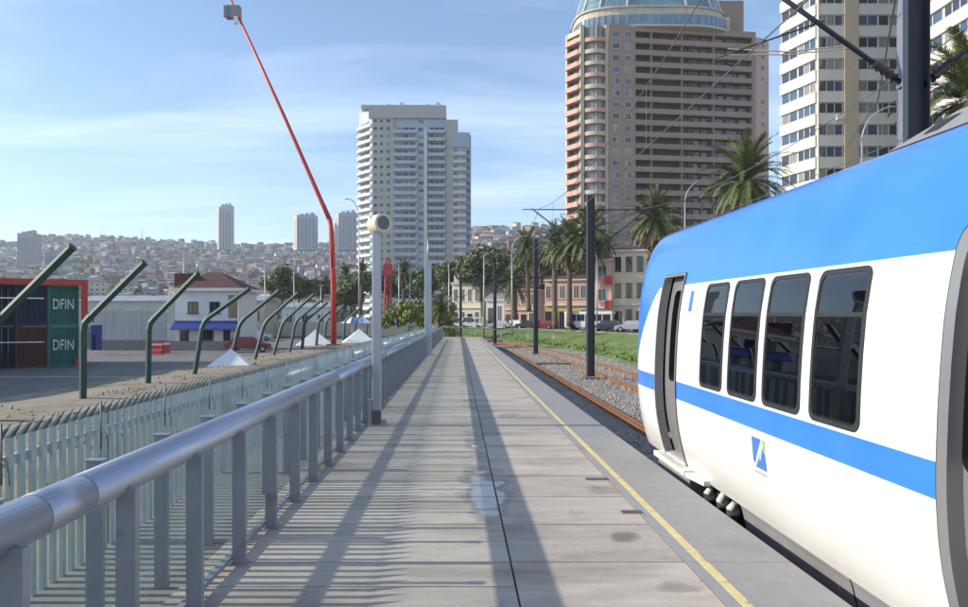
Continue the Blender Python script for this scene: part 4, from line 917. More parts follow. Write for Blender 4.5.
# bus
bY = 104; bX = (590 - 458) / 700 * bY
t = thing('city_bus', 'white city bus with a row of dark windows on the avenue', 'bus', (bX, bY, .19), R(155))
m = MB(); m.box(-3.6, 3.6, -1.15, 1.15, .35, 2.75); m.build('body', Mc['white'], t, bevel=.14)
for s_ in (-1, 1):
    for k in range(5): m = MB(); m.box(-3.3 + k * 1.28, -3.3 + k * 1.28 + 1.15, s_ * 1.155 - .01, s_ * 1.155 + .01, 1.35, 2.35); m.build('window', M_wg, t)
    for x in (-2.2, 2.3): m = MB(); m.tube([(x, s_ * .9, .45), (x, s_ * 1.17, .45)], .45, 16); m.build('wheel', M_tyre, t)
    m = MB(); m.box(3.58, 3.63, s_ * .85 - .15, s_ * .85 + .15, .6, .8); m.build('headlight', M_lamp, t)
m = MB(); m.box(3.595, 3.62, -.98, .98, 1.3, 2.45); m.build('windscreen', M_wg, t); m = MB(); m.box(-3.62, -3.595, -.9, .9, 1.5, 2.4); m.build('rear_window', M_wg, t)
# street lamps
M_lp = mat('lamp_post_grey', (.36, .37, .38), .5, metal=.4)
def street_lamp(px, pyt, Y, reach, lab, zb, r=.07):
    X = (px - 458) / 700 * Y; H = 1.7 + (320 - pyt) * Y / 700 - zb
    t = thing('street_lamp', lab, 'street lamp', (X, Y, zb), 0, 'curved street lamps')
    m = MB(); m.tube([(0, 0, 0), (0, 0, H * .85)], [r * 1.5, r], 8); m.build('pole', M_lp, t)
    m = MB(); P = [(reach * (1 - math.cos(k / 8 * math.pi / 2)), 0, H * .85 + (H * .15) * math.sin(k / 8 * math.pi / 2)) for k in range(9)]; m.tube(P, r * .8, 8); m.build('arm', M_lp, t)
    m = MB(); m.box(min(reach, reach * 1.3), max(reach, reach * 1.3), -.14, .14, H - .07, H + .08); hd = m.build('lamp_head', M_lp, t, bevel=.03); m = MB(); m.box(min(reach * 1.05, reach * 1.28), max(reach * 1.05, reach * 1.28), -.1, .1, H - .1, H - .069); m.build('lens', M_lamp, hd)
street_lamp(685, 179, 66, 2.2, 'curved street lamp over the train roof, before the brown tower', .2)
street_lamp(862, 106, 52, 2.6, 'curved street lamp in front of the white banded tower', .2)
street_lamp(359, 199, 130, -2.0, 'curved street lamp at the left edge of the white tower', -1.3, .1)
street_lamp(597, 248, 88, -1.6, 'thin street lamp right of the mast, before the cream house', .2)
street_lamp(512, 236, 105, 1.8, 'thin street lamp over the short stout palm', -1, .09)
for k, (px, pt, Y, lab) in enumerate([(184, 248, 90, 'thin light pole above the grey fence corner'), (265, 262, 110, 'thin light pole left of the lone grey green tree'), (294, 268, 120, 'thin pole beside the low tree'), (399, 262, 120, 'thin pole right of the short red mast'), (410, 270, 130, 'thin pole above the yellow green bush'), (449, 262, 100, 'thin pole left of the pale house'), (484, 252, 95, 'thin pole at the corner of the dark tree'), (321, 285, 105, 'short thin pole left of the red boom')]):
    X = (px - 458) / 700 * Y; H = 1.7 + (320 - pt) * Y / 700 + 1.3
    t = thing('light_pole', lab, 'pole', (X, Y, -1.3), 0, 'thin poles around the yard'); m = MB(); m.tube([(0, 0, 0), (0, 0, H)], [.11, .07], 8); m.build('pole', M_lp, t); m = MB(); m.box(-.5, .5, -.06, .06, H - .12, H); m.build('crossbar', M_lp, t)

# ================================================================== TOWERS
def FM(base, p0, p1):
    "frame of a facade seen from outside with p0 at its left: x along it, y into the building"
    a = Vector((p0[0] - base[0], p0[1] - base[1], 0)); c = Vector((p1[0] - base[0], p1[1] - base[1], 0)); u = (c - a).normalized(); v = Vector((-u.y, u.x, 0))
    return Matrix(((u.x, v.x, 0, a.x), (u.y, v.y, 0, a.y), (0, 0, 1, 0), (0, 0, 0, 1))), (c - a).length
M_curt = mat('curtained_glass', (.22, .215, .20), .25, var=.4, scale=.5, spec=.8, stretch=(6, 6, .3)); M_bluew = mat('sky_blue_glass', (.05, .08, .12), .06, var=.4, scale=.3, spec=1.0)
GL = [M_wg, M_wg, M_curt, M_bluew]
wr = random.Random(21)
def windows(t, specs, frame, cap=100, key=lambda s: 0):
    "specs: (matrix, x0, x1, z0, z1, y, panes); the first `cap` as parts, the others as one part of kind stuff"
    rest = MB()
    for i, (M_, x0, x1, z0, z1, y, n) in enumerate(sorted(specs, key=key)):
        m = MB() if i < cap else rest; g = wr.choice((0, 0, 1, 2)); f = max(.05, (x1 - x0) * .03)
        m.box(x0, x1, y - .06, y - .003, z0, z0 + .07, 3, M=M_); m.box(x0, x1, y - .06, y - .003, z1 - .07, z1, 3, M=M_)
        for k in range(n + 1): c = x0 + (x1 - x0) * k / n; m.box(c - f / 2, c + f / 2, y - .055, y - .003, z0 + .07, z1 - .07, 3, M=M_)
        for k in range(n):
            gg = g if wr.random() < .6 else wr.choice((0, 1, 2)); a, c = x0 + (x1 - x0) * k / n + f / 2, x0 + (x1 - x0) * (k + 1) / n - f / 2; m.box(a, c, y - .03, y - .002, z0 + .07, z1 - .07, gg, M=M_)
        if i < cap: m.build('window', [M_wg, M_curt, M_bluew, frame], t)
    if rest.v: o = rest.build('window_rows', [M_wg, M_curt, M_bluew, frame], t); o['kind'] = 'stuff'
M_brn = mat('brown_render', (.31, .232, .18), .85, var=.08, scale=.3, col2=(.25, .17, .14), c2lo=.6, c2hi=.8, c2scale=.1); M_pnk = mat('pink_render', (.52, .33, .27), .85, var=.08, scale=.3); M_beige = mat('beige_render', (.52, .45, .35), .85, var=.08, scale=.3)
M_par = mat('parapet_brown', (.26, .19, .15), .8, var=.1, scale=.4); M_rec = mat('loggia_shade_wall', (.09, .07, .06), .9, var=.2, scale=.3); M_pgl = mat('penthouse_glass', (.16, .26, .33), .1, var=.35, scale=.2, spec=.9)  # loggia wall colour darkened to hold the shade of the recesses
# ---- brown tower
B0 = (36, 168); zb = .25; FH = 2.82; NF = 25; ZT = 72.5 - zb
t = thing('apartment_tower', 'brown and pink apartment tower with long loggias and a round glass crown, behind the palms', 'apartment tower', (36, 168, zb))
foot = [(26.9 + .8, 173.3), (30.5, 169.2), (36.2, 169.4), (73.6 - .1, 174.7), (78, 177.0), (79, 196), (31, 196)]
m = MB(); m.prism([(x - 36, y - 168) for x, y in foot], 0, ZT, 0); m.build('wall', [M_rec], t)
MA, LA = FM(B0, (36.2, 168), (73.6, 173)); specs = []
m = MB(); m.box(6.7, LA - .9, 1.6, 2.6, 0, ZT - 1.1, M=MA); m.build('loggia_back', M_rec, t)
m = MB(); m.box(0, 6.7, 0, 2.2, 0, ZT, M=MA); m.box(LA - .9, LA, 0, 3, 0, ZT, M=MA); m.box(0, LA, .02, 2.4, ZT - 1.1, ZT + .35, M=MA); m.build('facade_pier', M_brn, t)
for x in (10.6, 18.4, 26.6): m = MB(); m.box(x, x + .35, .08, 2.2, 0, ZT - 1.1, M=MA); m.build('loggia_pier', M_par, t)
for f in range(NF):
    z = f * FH + .9
    m = MB(); m.box(6.7, LA - .9, 0, .12, z - .25, z + 1.0, M=MA); m.box(6.7, LA - .9, .12, 1.7, z - .2, z, M=MA); m.build('loggia_parapet', M_brn if f % 5 else M_par, t)
    for x0, x1 in ((1.0, 2.6), (4.1, 5.5)): specs.append((MA, x0, x1, z + .9, z + 2.3, 0, 2))
    for k in range(8):
        x0 = 11.4 + k * 3.25
        if x0 + 2.3 < LA - 1: specs.append((MA, x0, x0 + wr.choice((2.0, 2.4)), z + .1, z + 2.25, 1.6, 2))
    specs.append((MA, 7.3, 9.8, z + .1, z + 2.2, 1.6, 2))
MR, LR = FM(B0, (73.7, 173.2), (78.4, 176.6))
m = MB(); m.box(0, LR, 0, 2, 0, ZT - .8, M=MR); m.build('side_wall', M_pnk, t)
for f in range(NF): z = f * FH + .9; specs.append((MR, 2.2, 3.8, z + .8, z + 2.1, 0, 1))
# curved bay and left wing
cx_, cy_ = 33.2 - 36, 171.2 - 168
def arc(r, a0, a1, n): return [(cx_ + r * math.cos(R(a0 + (a1 - a0) * k / n)), cy_ + r * math.sin(R(a0 + (a1 - a0) * k / n))) for k in range(n + 1)]
m = MB(); m.prism(arc(2.95, 165, 375, 18), 0, ZT, 0); m.build('bay_glazing', [M_curt], t)
m = MB()
for a in (186, 222, 270, 318, 350): p = arc(3.0, a, a, 1)[0]; m.tube([(p[0], p[1], 0), (p[0], p[1], ZT)], .11, 6)
m.build('bay_mullions', M_beige, t)
for f in range(NF):
    z = f * FH + .9; m = MB(); m.prism(arc(3.65, 168, 372, 18), z - .22, z + .02, 0); A = arc(3.65, 168, 372, 18); I = arc(3.5, 168, 372, 18); m.prism(A + I[::-1], z + .02, z + .75, 0); m.build('bay_balcony', M_beige if f % 3 else M_pnk, t)
m = MB(); m.box(-.4, .5, 0, 2.4, 0, ZT + .3, M=FM(B0, (29.9, 168.6), (36, 168.6))[0]); m.box(5.6, 6.3, -.3, 2.4, 0, ZT + .3, M=FM(B0, (29.9, 168.6), (36, 168.6))[0]); m.build('bay_pier', M_beige, t)
MLf, LL = FM(B0, (26.7, 173.4), (29.6, 168.8)); m = MB(); m.box(0, .6, -.1, 2, 0, ZT - .6, M=MLf); m.box(0, LL, .02, 2, ZT - 1.6, ZT - .4, M=MLf); m.build('corner_pier', M_beige, t)
for f in range(NF):
    z = f * FH + .9; m = MB(); m.box(.7, LL - .2, -.9, 1.2, z - .25, z - .02, M=MLf); m.box(.7, LL - .2, -.9, -.78, z - .02, z + .9, M=MLf); m.build('wing_balcony', M_pnk, t)
    specs.append((MLf, 1.2, LL - .6, z + .05, z + 2.2, .9, 3))
windows(t, specs, M_wf, 100, key=lambda s: -s[3])
def ell(cx, cy, rx, ry, n=56):
    P = []
    for k in range(n):
        c, q = math.cos(2 * math.pi * k / n), math.sin(2 * math.pi * k / n); P.append((cx + rx * math.copysign(abs(c) ** .62, c), cy + ry * math.copysign(abs(q) ** .62, q)))
    return P
ex, ey = 48.6 - 36, 180 - 168
m = MB(); m.prism(ell(ex, ey, 19.6, 11.4), ZT, ZT + .5, 0); m.build('crown_base', M_beige, t)
m = MB(); m.prism(ell(ex, ey, 19.2, 11.0), ZT + .5, ZT + 3.1, 0); m.build('crown_glass', M_pgl, t)
for p in ell(ex, ey, 19.25, 11.05)[27:56]: m = MB(); m.tube([(p[0], p[1], ZT + .5), (p[0], p[1], ZT + 3.15)], .09, 6); m.build('crown_mullion', M_par, t)
m = MB(); m.prism(ell(ex - .3, ey, 18.6, 10.5), ZT + 3.15, ZT + 4.9, 0); m.prism(ell(ex - .3, ey, 19.0, 10.9), ZT + 4.9, ZT + 5.3, 0); m.build('crown_band', M_crm, t)
m = MB(); n = 56; A, Bq = ell(ex - .3, ey, 18.2, 10.1), ell(ex - .3, ey, 15.2, 7.8)
for k in range(n): j = (k + 1) % n; m.face([(*A[k], ZT + 5.3), (*A[j], ZT + 5.3), (*Bq[j], ZT + 15), (*Bq[k], ZT + 15)])
m.face([(*q, ZT + 15) for q in Bq]); m.build('crown_dome', M_pgl, t)
A2, B2 = ell(ex - .3, ey, 18.35, 10.25), ell(ex - .3, ey, 15.3, 7.9)
for k in range(0, n, 4): m = MB(); m.tube([(*A2[k], ZT + 5.3), (*B2[k], ZT + 15)], .28, 6); m.build('crown_rib', M_wf, t)
m = MB()
for k in range(n): j = (k + 1) % n; m.tube([(*[A2[k][i] * .72 + B2[k][i] * .28 for i in (0, 1)], ZT + 8), (*[A2[j][i] * .72 + B2[j][i] * .28 for i in (0, 1)], ZT + 8)], .08, 4, caps=False)
m.build('crown_transom', M_wf, t)
m = MB(); m.box(64 - 36, 71.8 - 36, 8, 16, ZT, ZT + 9.5); m.build('lift_house', M_brn, t)
m = MB(); m.box(61 - 36, 67.2 - 36, 5.0, 8, ZT + .3, ZT + 4.0); m.build('roof_room', M_beige, t)
# ---- white banded tower
M_crw = mat('cream_band', (.60, .56, .49), .8, var=.06, scale=.4); M_och = mat('ochre_pilaster', (.46, .38, .27), .85, var=.08)
def banded(name, lab, base, faces, foot, NF, FH, z0, ztop, capw):
    t = thing(name, lab, 'apartment tower', (base[0], base[1], zb)); specs = []
    m = MB(); m.prism([(x - base[0], y - base[1]) for x, y in foot], 0, ztop); m.build('wall', M_crw, t)
    for p0, p1, bays in faces:
        M_, L_ = FM(base, p0, p1)
        for f in range(NF):
            z = z0 + f * FH; m = MB(); m.box(.0, L_, -.32, -.003, z, z + 1.38, M=M_); m.box(0, L_, -.36, -.003, z + 1.38, z + 1.46, M=M_); m.build('spandrel_band', M_crw, t)
            for (a, c, n) in bays: specs.append((M_, a, c, z + 1.46, z + FH, -.003, n))
    windows(t, specs, M_wf, capw, key=lambda s: abs(s[3] - 30))
    return t
Cb = (47.7, 93)
t = banded('apartment_tower', 'cream tower with white bands and strip windows left of the big mast', Cb, [((45.9, 99.3), (47.7, 93), [(.1, 3.1, 2), (3.25, 6.4, 3)]), ((47.7, 93), (63, 93), [(.15, 3.35, 3), (5.35, 8.0, 2), (8.1, 12.3, 3), (12.4, 15, 2)])], [(45.9, 99.3), (47.7, 93), (63, 93), (63, 112), (54, 112)], 17, 2.9, 1.3, 51, 100)
M_, _ = FM(Cb, (47.7, 93), (63, 93)); m = MB(); m.box(3.42, 5.28, -.5, -.004, 0, 51, M=M_); m.build('pilaster', M_och, t)
m = MB(); m.box(-.05, .1, -.40, -.004, 0, 51, M=M_); m.build('corner_trim', M_crw, t)
for f in (9,): m = MB(); m.box(2.3, 3.0, -.75, -.37, 1.3 + f * 2.9 + .5, 1.3 + f * 2.9 + 1.05, M=M_); m.build('air_conditioner', M_wf, t)
banded('apartment_tower', 'cream tower wing with strip windows cut by the right edge of the picture', (54.4, 82), [((54.4, 82), (54.0, 58), [(.2, 3.6, 2), (3.9, 7.6, 3), (8.1, 12, 3), (12.3, 16, 3)])], [(54.4, 82), (54.0, 58), (74, 58), (74, 82)], 17, 2.9, 1.6, 51, 68)
# ---- pale tower in the middle
M_pal = mat('pale_render', (.60, .60, .60), .85, var=.05, scale=.2); M_pbl = mat('cool_grey_render', (.42, .47, .57), .8, var=.05, scale=.2); M_bge = mat('sand_render', (.46, .445, .41), .85, var=.06, scale=.2)
M_blc = mat('bluish_balcony', (.46, .50, .58), .7, var=.1, scale=.3); Ab = (-35, 240); t = thing('apartment_tower', 'pale grey and sand apartment tower with rounded white balconies, alone in the middle', 'apartment tower', (Ab[0], Ab[1], -1.3)); S = .343
def AX(px): return (px - 458) * S
FH = 2.62; Ztop = 76.0
m = MB(); m.prism([(0, 8), (5.6, 0), (AX(446) + 35, 0), (AX(446) + 35, 20), (2, 22)], 0, Ztop); m.build('wall', M_pbl, t)
m = MB(); m.prism([(AX(446) + 35.02, -.6), (AX(458) + 35, -.6), (AX(458) + 35, 18), (AX(446) + 35.02, 18)], 0, Ztop - 4.5); m.build('stair_block', M_bge, t)
m = MB(); m.prism([(AX(458) + 35.02, -1.2), (AX(471) + 35, -.2), (AX(471) + 35, 16), (AX(458) + 35.02, 16)], 0, Ztop - 9.8); m.prism([(AX(452) + 35.02, -1.6), (AX(470) + 35, -.9), (AX(470) + 35, -.4), (AX(452) + 35.02, -.7)], Ztop - 14, Ztop - 9.0); m.build('lower_block', M_pbl, t)
m = MB(); m.box(5.6, AX(394) + 35, -.5, -.004, 0, Ztop - 3); m.build('sand_panel', M_bge, t)
m = MB(); m.box(4.5, AX(446) + 35.1, -.9, .5, Ztop - 4.0, Ztop + .2); m.box(1.5, 30, 2, 16, Ztop + .2, Ztop + 1.4); m.build('roof_band', M_bge, t)
for k, x in enumerate((7, 10.5, 15, 19, 24, 27.5, 29.5)): m = MB(); m.box(x, x + 1.2, 1, 2.4, Ztop + .2, Ztop + .9 + .5 * (k % 3)); m.build('roof_unit', M_pal, t)
specs = []; MI = Matrix.Identity(4); MCh, LCh = FM((0, 0), (0, 8), (5.6, 0))
m = MB(); m.box(AX(424) + 35, AX(427.5) + 35, -1.5, -.004, 0, Ztop - 8); m.build('white_pier', M_wf, t)
for f in range(28):
    z = 1.5 + f * FH
    if z > Ztop - 6: break
    for k, (a, c) in enumerate(((394, 417), (428, 445.5))):
        if z > Ztop - 9: continue
        m = MB(); m.box(AX(a) + 35, AX(c) + 35, -1.3, -.004, z - .18, z); m.box(AX(a) + 35, AX(c) + 35, -1.3, -1.2, z, z + .95); m.build('balcony', M_blc, t)
        specs.append((MI, AX(a) + 35.6, AX(c) + 34.6, z + .1, z + 2.1, -.003, 3))
    m = MB(); P = [(-.8, -.2), (.5, -1.2), (2.5, -1.5), (LCh * .55, -1.3), (LCh - .5, -.6), (LCh, -.01), (0, -.01)]; P = [tuple(MCh @ Vector((x, y, 0)))[:2] for x, y in P]; m.prism(P, z - .2, z + .8); m.build('rounded_balcony', M_pal, t)
    specs.append((MCh, 1.0, LCh - 1.5, z + .85, z + 2.2, -.003, 2))
    for a in (374, 380, 387): specs.append((MI, AX(a) + 35, AX(a + 3.2) + 35, z + .9, z + 2.1, -.503, 1))
    specs.append((MI, AX(418.3) + 35, AX(423.4) + 35, z + .7, z + 2.0, -.003, 2))
    if z < Ztop - 16:
        m = MB(); m.box(AX(453) + 35, AX(466) + 35, -2.6, -.9, z - .15, z); m.box(AX(453) + 35, AX(466) + 35, -2.6, -2.5, z, z + .9); m.build('balcony', M_wf, t)
        specs.append((MI, AX(454) + 35, AX(458) + 34.8, z + .3, z + 2.1, -.61, 2)); specs.append((MI, AX(466.5) + 35, AX(469.5) + 35, z + .5, z + 2.0, -.9, 1))
windows(t, specs, M_wf, 100, key=lambda s: -s[3])
# ---- block towers on the hill
def hill_tower(lab, px0, px1, pyt, pyb, Y, mw, ms, slant=0, rz=24, cols=5):
    Wd = (px1 - px0) * Y / 700; X = (px0 - 458) / 700 * Y; zb_ = 1.7 + (320 - pyb) * Y / 700 - 6; H = (pyb - pyt) * Y / 700 + 6
    side = Wd * .24 ; front = Wd - side
    t = thing('hill_tower', lab, 'tower block', (X, Y, zb_), 0, 'tower blocks on the hills')
    P = [(0, front * .5), (side, 0), (Wd, 0), (Wd, front * .8), (0, front * .8)]
    m = MB(); n = len(P); Ht = [H - slant, H - slant * .4, H, H, H - slant]
    m.face([(P[k][0], P[k][1], Ht[k]) for k in range(n)])
    for k in range(n): j = (k + 1) % n; m.face([(*P[k], 0), (*P[j], 0), (*P[j], Ht[j]), (*P[k], Ht[k])], 1 if k == 0 else 0)
    m.build('wall', [mw, ms], t)
    nf = int(H / 3.2); fw = front / cols
    for c in range(cols):
        m = MB()
        for f in range(1, nf - 1 - int(slant / 3)): m.box(side + fw * (c + .2), side + fw * (c + .8), -.12, -.01, f * 3.2, f * 3.2 + 1.7)
        m.build('window_column', M_wg, t)
    m = MB(); Ms, Ls = FM((0, 0), P[0], P[1])
    for f in range(1, nf - 1 - int(slant / 3)): m.box(Ls * .25, Ls * .75, -.12, -.01, f * 3.2, f * 3.2 + 1.5, M=Ms)
    m.build('side_windows', M_curt, t)
    for k in range(3): m = MB(); m.box(side + front * (.15 + .28 * k), side + front * (.3 + .28 * k), front * .2, front * .5, H - slant, H + 2.5 + k); m.build('roof_room', mw, t)
M_hw = mat('tower_grey', (.38, .37, .37), .85, var=.08, scale=.1); M_hsun = mat('tower_sunlit_side', (.55, .47, .38), .85, var=.08, scale=.1); M_hb = mat('tower_shade_bluegrey', (.30, .33, .38), .8, var=.1, scale=.1)  # sunny sides warmer and lighter, fronts cooler: sunlight set into the wall colours
hill_tower('tall slim grey tower block alone on the left hill ridge', 215, 231, 205, 246, 1350, M_hw, M_hsun, 8, cols=4)
hill_tower('tower block with side painted sunlit warm, left of the red boom on the ridge', 291, 315, 214.5, 246, 1200, M_hb, M_hsun, 2)
hill_tower('tower block just right of the red boom on the ridge', 333, 356, 212, 246, 1200, M_hb, M_hsun, 4)
hill_tower('pale tower block at the far left edge of the town', 12, 34, 233, 272, 900, M_hw, M_hsun, 0, cols=6)
hill_tower('low wide tower block right of the far left one', 39, 60, 252, 270, 950, M_hb, M_hw, 0, cols=6)
# ---- two storey and three storey houses beyond the tracks
def facade_house(name, lab, x0, x1, Y, ztop, depth, wall, base_mat, floors, nw, roofm, z0=.2, frame=None, balc=None, cornice=M_wf, tw=.9):
    t = thing(name, lab, 'house', (x0, Y, z0), R(-20), 'old houses on the avenue'); W = x1 - x0; H = ztop - z0; fh = H / floors
    m = MB(); m.box(0, W, 0, depth, 0, fh * .98, 1); m.box(0, W, 0, depth, fh * .98, H, 0); m.build('wall', [wall, base_mat], t)
    m = MB(); m.box(-.1, W + .1, -.3, -.003, fh * .98 - .12, fh * .98 + .1); m.build('string_course', cornice, t)
    m = MB(); m.box(-.2, W + .2, -.4, depth + .1, H, H + .28); m.build('cornice', cornice, t)
    m = MB(); m.face([(-.3, -.45, H + .29), (W + .3, -.45, H + .29), (W + .3, depth * .5, H + 1.5), (-.3, depth * .5, H + 1.5)]); m.face([(-.3, -.45, H + .29), (-.3, depth * .5, H + 1.5), (-.3, depth, H + .29)]); m.face([(W + .3, depth, H + .29), (W + .3, depth * .5, H + 1.5), (W + .3, -.45, H + .29)]); m.face([(W + .3, depth, H + .29), (-.3, depth, H + .29), (-.3, depth * .5, H + 1.5), (W + .3, depth * .5, H + 1.5)]); m.build('roof', roofm, t)
    for f in range(floors):
        for k in range(nw):
            c = W * (k + .5) / nw
            if f == 0 and k % 2 == 0: win(t, c - .55, c + .55, .05, fh * .72, 0, M_wg, M_wd, name='door')
            else: win(t, c - tw / 2, c + tw / 2, fh * (f + .25), fh * (f + .8), 0, M_wg, frame or M_wf, True)
    for (bx_, bz, bw) in (balc or []):
        m = MB(); m.box(bx_, bx_ + bw, -1.0, -.004, bz - .15, bz); m.box(bx_, bx_ + bw, -1.0, -.92, bz, bz + 1.0); m.box(bx_, bx_ + .08, -.92, -.004, bz, bz + 1.0); m.box(bx_ + bw - .08, bx_ + bw, -.92, -.004, bz, bz + 1.0); m.build('balcony', M_red, t)
    return t
M_cr = mat('cream_house_paint', (.66, .58, .43), .85, var=.06, scale=.5, col2=(.5, .42, .3), c2lo=.62, c2hi=.8); M_pk = mat('pink_house_paint', (.66, .42, .35), .85, var=.08, scale=.5); M_yl = mat('yellow_house_paint', (.55, .42, .18), .85, var=.1); M_or = mat('orange_house_paint', (.58, .36, .26), .85, var=.1)
facade_house('old_house', 'tall cream three storey house beside the train nose', 23.2, 28.0, 105, 11.9, 9, M_cr, M_cr, 3, 3, M_tile, frame=M_wd)
facade_house('old_house', 'narrow pink house wing with red balconies left of the cream house', 20.3, 23.15, 105.5, 10.6, 9, M_pk, M_cr, 3, 1, M_tile, balc=[(1.9, 3.4, .95), (1.9, 7.0, .95)], tw=1.4)
facade_house('old_house', 'cream house with two red balconies directly behind the train nose', 28.1, 33.5, 105, 10.2, 9, M_cr, M_pk, 3, 3, M_tile, balc=[(.3, 7.1, 1.9), (.3, 3.9, 1.9)], frame=M_wd)
facade_house('old_house', 'long pink two storey house behind the bus', 15.4, 24.0, 124, 8.6, 10, M_pk, M_yl, 2, 7, M_tile)
facade_house('old_house', 'orange pink low house left of the long pink one', 9.0, 15.0, 135, 7.4, 10, M_or, M_pk, 2, 4, M_tile)
facade_house('old_house', 'low white house at the left end of the row', 5.6, 9.3, 139, 5.6, 8, M_pw, M_pw, 1, 2, M_zinc)
t = facade_house('old_house', 'pale square two storey house alone among dark trees left of the palms', -1.3, 5.2, 152, 9.4, 9, M_cr, M_cr, 2, 4, M_zinc, z0=-.5)
m = MB(); m.box(.1, 1.2, 1, 2, 10.2, 13.4); m.build('chimney', M_cr, t)

# ================================================================== HILLS AND THE TOWN ON THEM
def E_(a):   # a = x / y
    px = 458 + 700 * a; e = .111
    e += .012 * math.sin(px * .013 + 1.0) * .5
    if px > 440: e += .012 * min(1, (px - 440) / 50)
    if px < 40: e -= .008
    return e
def r1_(a): px = 458 + 700 * a; k = min(1, max(0, (px - 400) / 80)); return 1650 + (1000 - 1650) * k
def hill_z(x, y):
    if y < 250: return -2
    a = x / y; r0 = 330; r1 = r1_(a); tt = (y - r0) / (r1 - r0)
    if tt <= 0: return -2.0
    rdg = 1 + .10 * noise.noise((x / 230, y / 260, 2)) + .05 * noise.noise((x / 60, y / 90, 5))
    if tt < 1: e = E_(a) * tt ** .62 * (rdg if tt < .8 else 1 + (rdg - 1) * (1 - tt) / .2 + .0)
    else: e = E_(a) * (1 - .05 * (tt - 1))
    return -2 + (e * y + 3.0) * min(1, tt * 8)
M_hill = mat('hill_soil', (.15, .135, .10), .95, var=.35, scale=.02, col2=(.07, .085, .04), c2lo=.45, c2hi=.6, c2scale=.012)
m = MB(); na = 150
for i in range(na):
    a0, a1 = -1.3 + 2.6 * i / na, -1.3 + 2.6 * (i + 1) / na
    for j in range(70):
        y0, y1 = 300 + 2000 * (j / 70) ** 1.35, 300 + 2000 * ((j + 1) / 70) ** 1.35
        m.face([(a * y, y, hill_z(a * y, y)) for a, y in ((a0, y0), (a1, y0), (a1, y1), (a0, y1))], 0, True)
struct(m.build('hills', M_hill))
HC = dict(white=(.62, .61, .58), cream=(.58, .50, .36), ochre=(.46, .34, .18), pink=(.48, .31, .28), brick=(.27, .14, .10), blue=(.22, .30, .42), grey=(.36, .36, .36), green=(.26, .36, .28), yellow=(.58, .46, .2), brown=(.24, .17, .12))
HM = {k: mat('house_' + k, c, .85, var=.1, scale=.3) for k, c in HC.items()}
RM = dict(zinc=M_zinc, rust=mat('rusty_zinc_roof', (.17, .115, .095), .8, var=.3, scale=.5), dark=mat('dark_roof', (.10, .095, .10), .8, var=.2, scale=.5))
RN = dict(zinc='pale metal roof', rust='rusty red roof', dark='dark roof')
def house_geo(mw, mr, W, D, H, kind, M_=None, mi=0, ri=1, wi=2):
    "adds body to mw and roof to mr"
    mw.box(-W / 2, W / 2, -D / 2, D / 2, -6, H, mi, M=M_)
    T = (lambda p: tuple(M_ @ Vector(p))) if M_ is not None else (lambda p: p); e = .35
    if kind == 0:
        P = [(-W / 2 - e, -D / 2 - e, H), (W / 2 + e, -D / 2 - e, H), (W / 2 + e, D / 2 + e, H), (-W / 2 - e, D / 2 + e, H)]; r0, r1 = (-W / 2 - e, 0, H + 1.8), (W / 2 + e, 0, H + 1.8)
        for q in ([P[0], P[1], r1, r0], [P[2], P[3], r0, r1], [P[1], P[2], r1], [P[3], P[0], r0]): mr.face([T(p) for p in q], ri)
    elif kind == 1:
        P = [(-W / 2 - e, -D / 2 - e, H), (W / 2 + e, -D / 2 - e, H), (W / 2 + e, D / 2 + e, H + 1.5), (-W / 2 - e, D / 2 + e, H + 1.5)]
        mr.face([T(p) for p in P], ri); mr.face([T(p) for p in (P[1], (P[1][0], P[2][1], H), P[2])], ri); mr.face([T(p) for p in (P[0], P[3], (P[0][0], P[3][1], H))], ri)
    else:
        mr.box(-W / 2 - .15, W / 2 + .15, -D / 2 - .15, D / 2 + .15, H + .01, H + .4, ri, M=M_)
protos = {}
hq = random.Random(99)
def get_proto(c, r, k, st):
    key = (c, r, k, st)
    if key in protos: return protos[key], False
    t = thing('hillside_house', '', 'house', (0, 0, 0), 0, 'houses on the hillside'); W, D, H = hq.uniform(8, 12), hq.uniform(7, 9), 3.2 * st + hq.uniform(0, .8)
    a, b2 = MB(), MB(); house_geo(a, b2, W, D, H, k, None, 0, 0); a.build('wall', HM[c], t); b2.build('roof', RM[r], t)
    n = 3
    for f in range(st):
        m = MB()
        for i in range(n): x = -W / 2 + W * (i + .5) / n; m.box(x - .6, x + .6, -D / 2 - .08, -D / 2 - .003, 1 + 3.2 * f, 2.4 + 3.2 * f)
        for i in range(2): y = -D / 2 + D * (i + .5) / 2; m.box(-W / 2 - .08, -W / 2 - .003, y - .6, y + .6, 1 + 3.2 * f, 2.4 + 3.2 * f)
        m.build('window_row', M_wg, t)
    protos[key] = t; return t, True
placed = []; grid = set(); tries = 0
CK = ['white', 'cream', 'ochre', 'pink', 'brick', 'blue', 'grey', 'grey', 'green', 'brown', 'brown', 'brick', 'grey', 'cream', 'brick', 'pink']
while len(placed) < 298 and tries < 20000:
    tries += 1; px = hq.uniform(-6, 352) if hq.random() < .88 else hq.uniform(472, 560); Y = 370 + 520 * hq.random() ** 1.0; X = (px - 458) / 700 * Y; g = (int(X // 13), int(Y // 17))
    if g in grid: continue
    grid.add(g); c, r, k, st = hq.choice(CK), hq.choice(['zinc', 'rust', 'rust', 'dark']), hq.choice([0, 0, 1, 2]), hq.choice([1, 2, 2, 3])
    pr, first = get_proto(c, r, k, st); loc = (X, Y, hill_z(X, Y) + .3); rz = hq.uniform(-.6, .6); s = hq.uniform(.8, 1.15)
    if first: pr.location = loc; pr.rotation_euler = (0, 0, rz); pr.scale = (s, s, s); o = pr
    else: o = dup(pr, loc, rz, None, None, s)
    placed.append((o, px, Y, c, r, k, st))
SN = {1: 'one storey', 2: 'two storey', 3: 'three storey'}
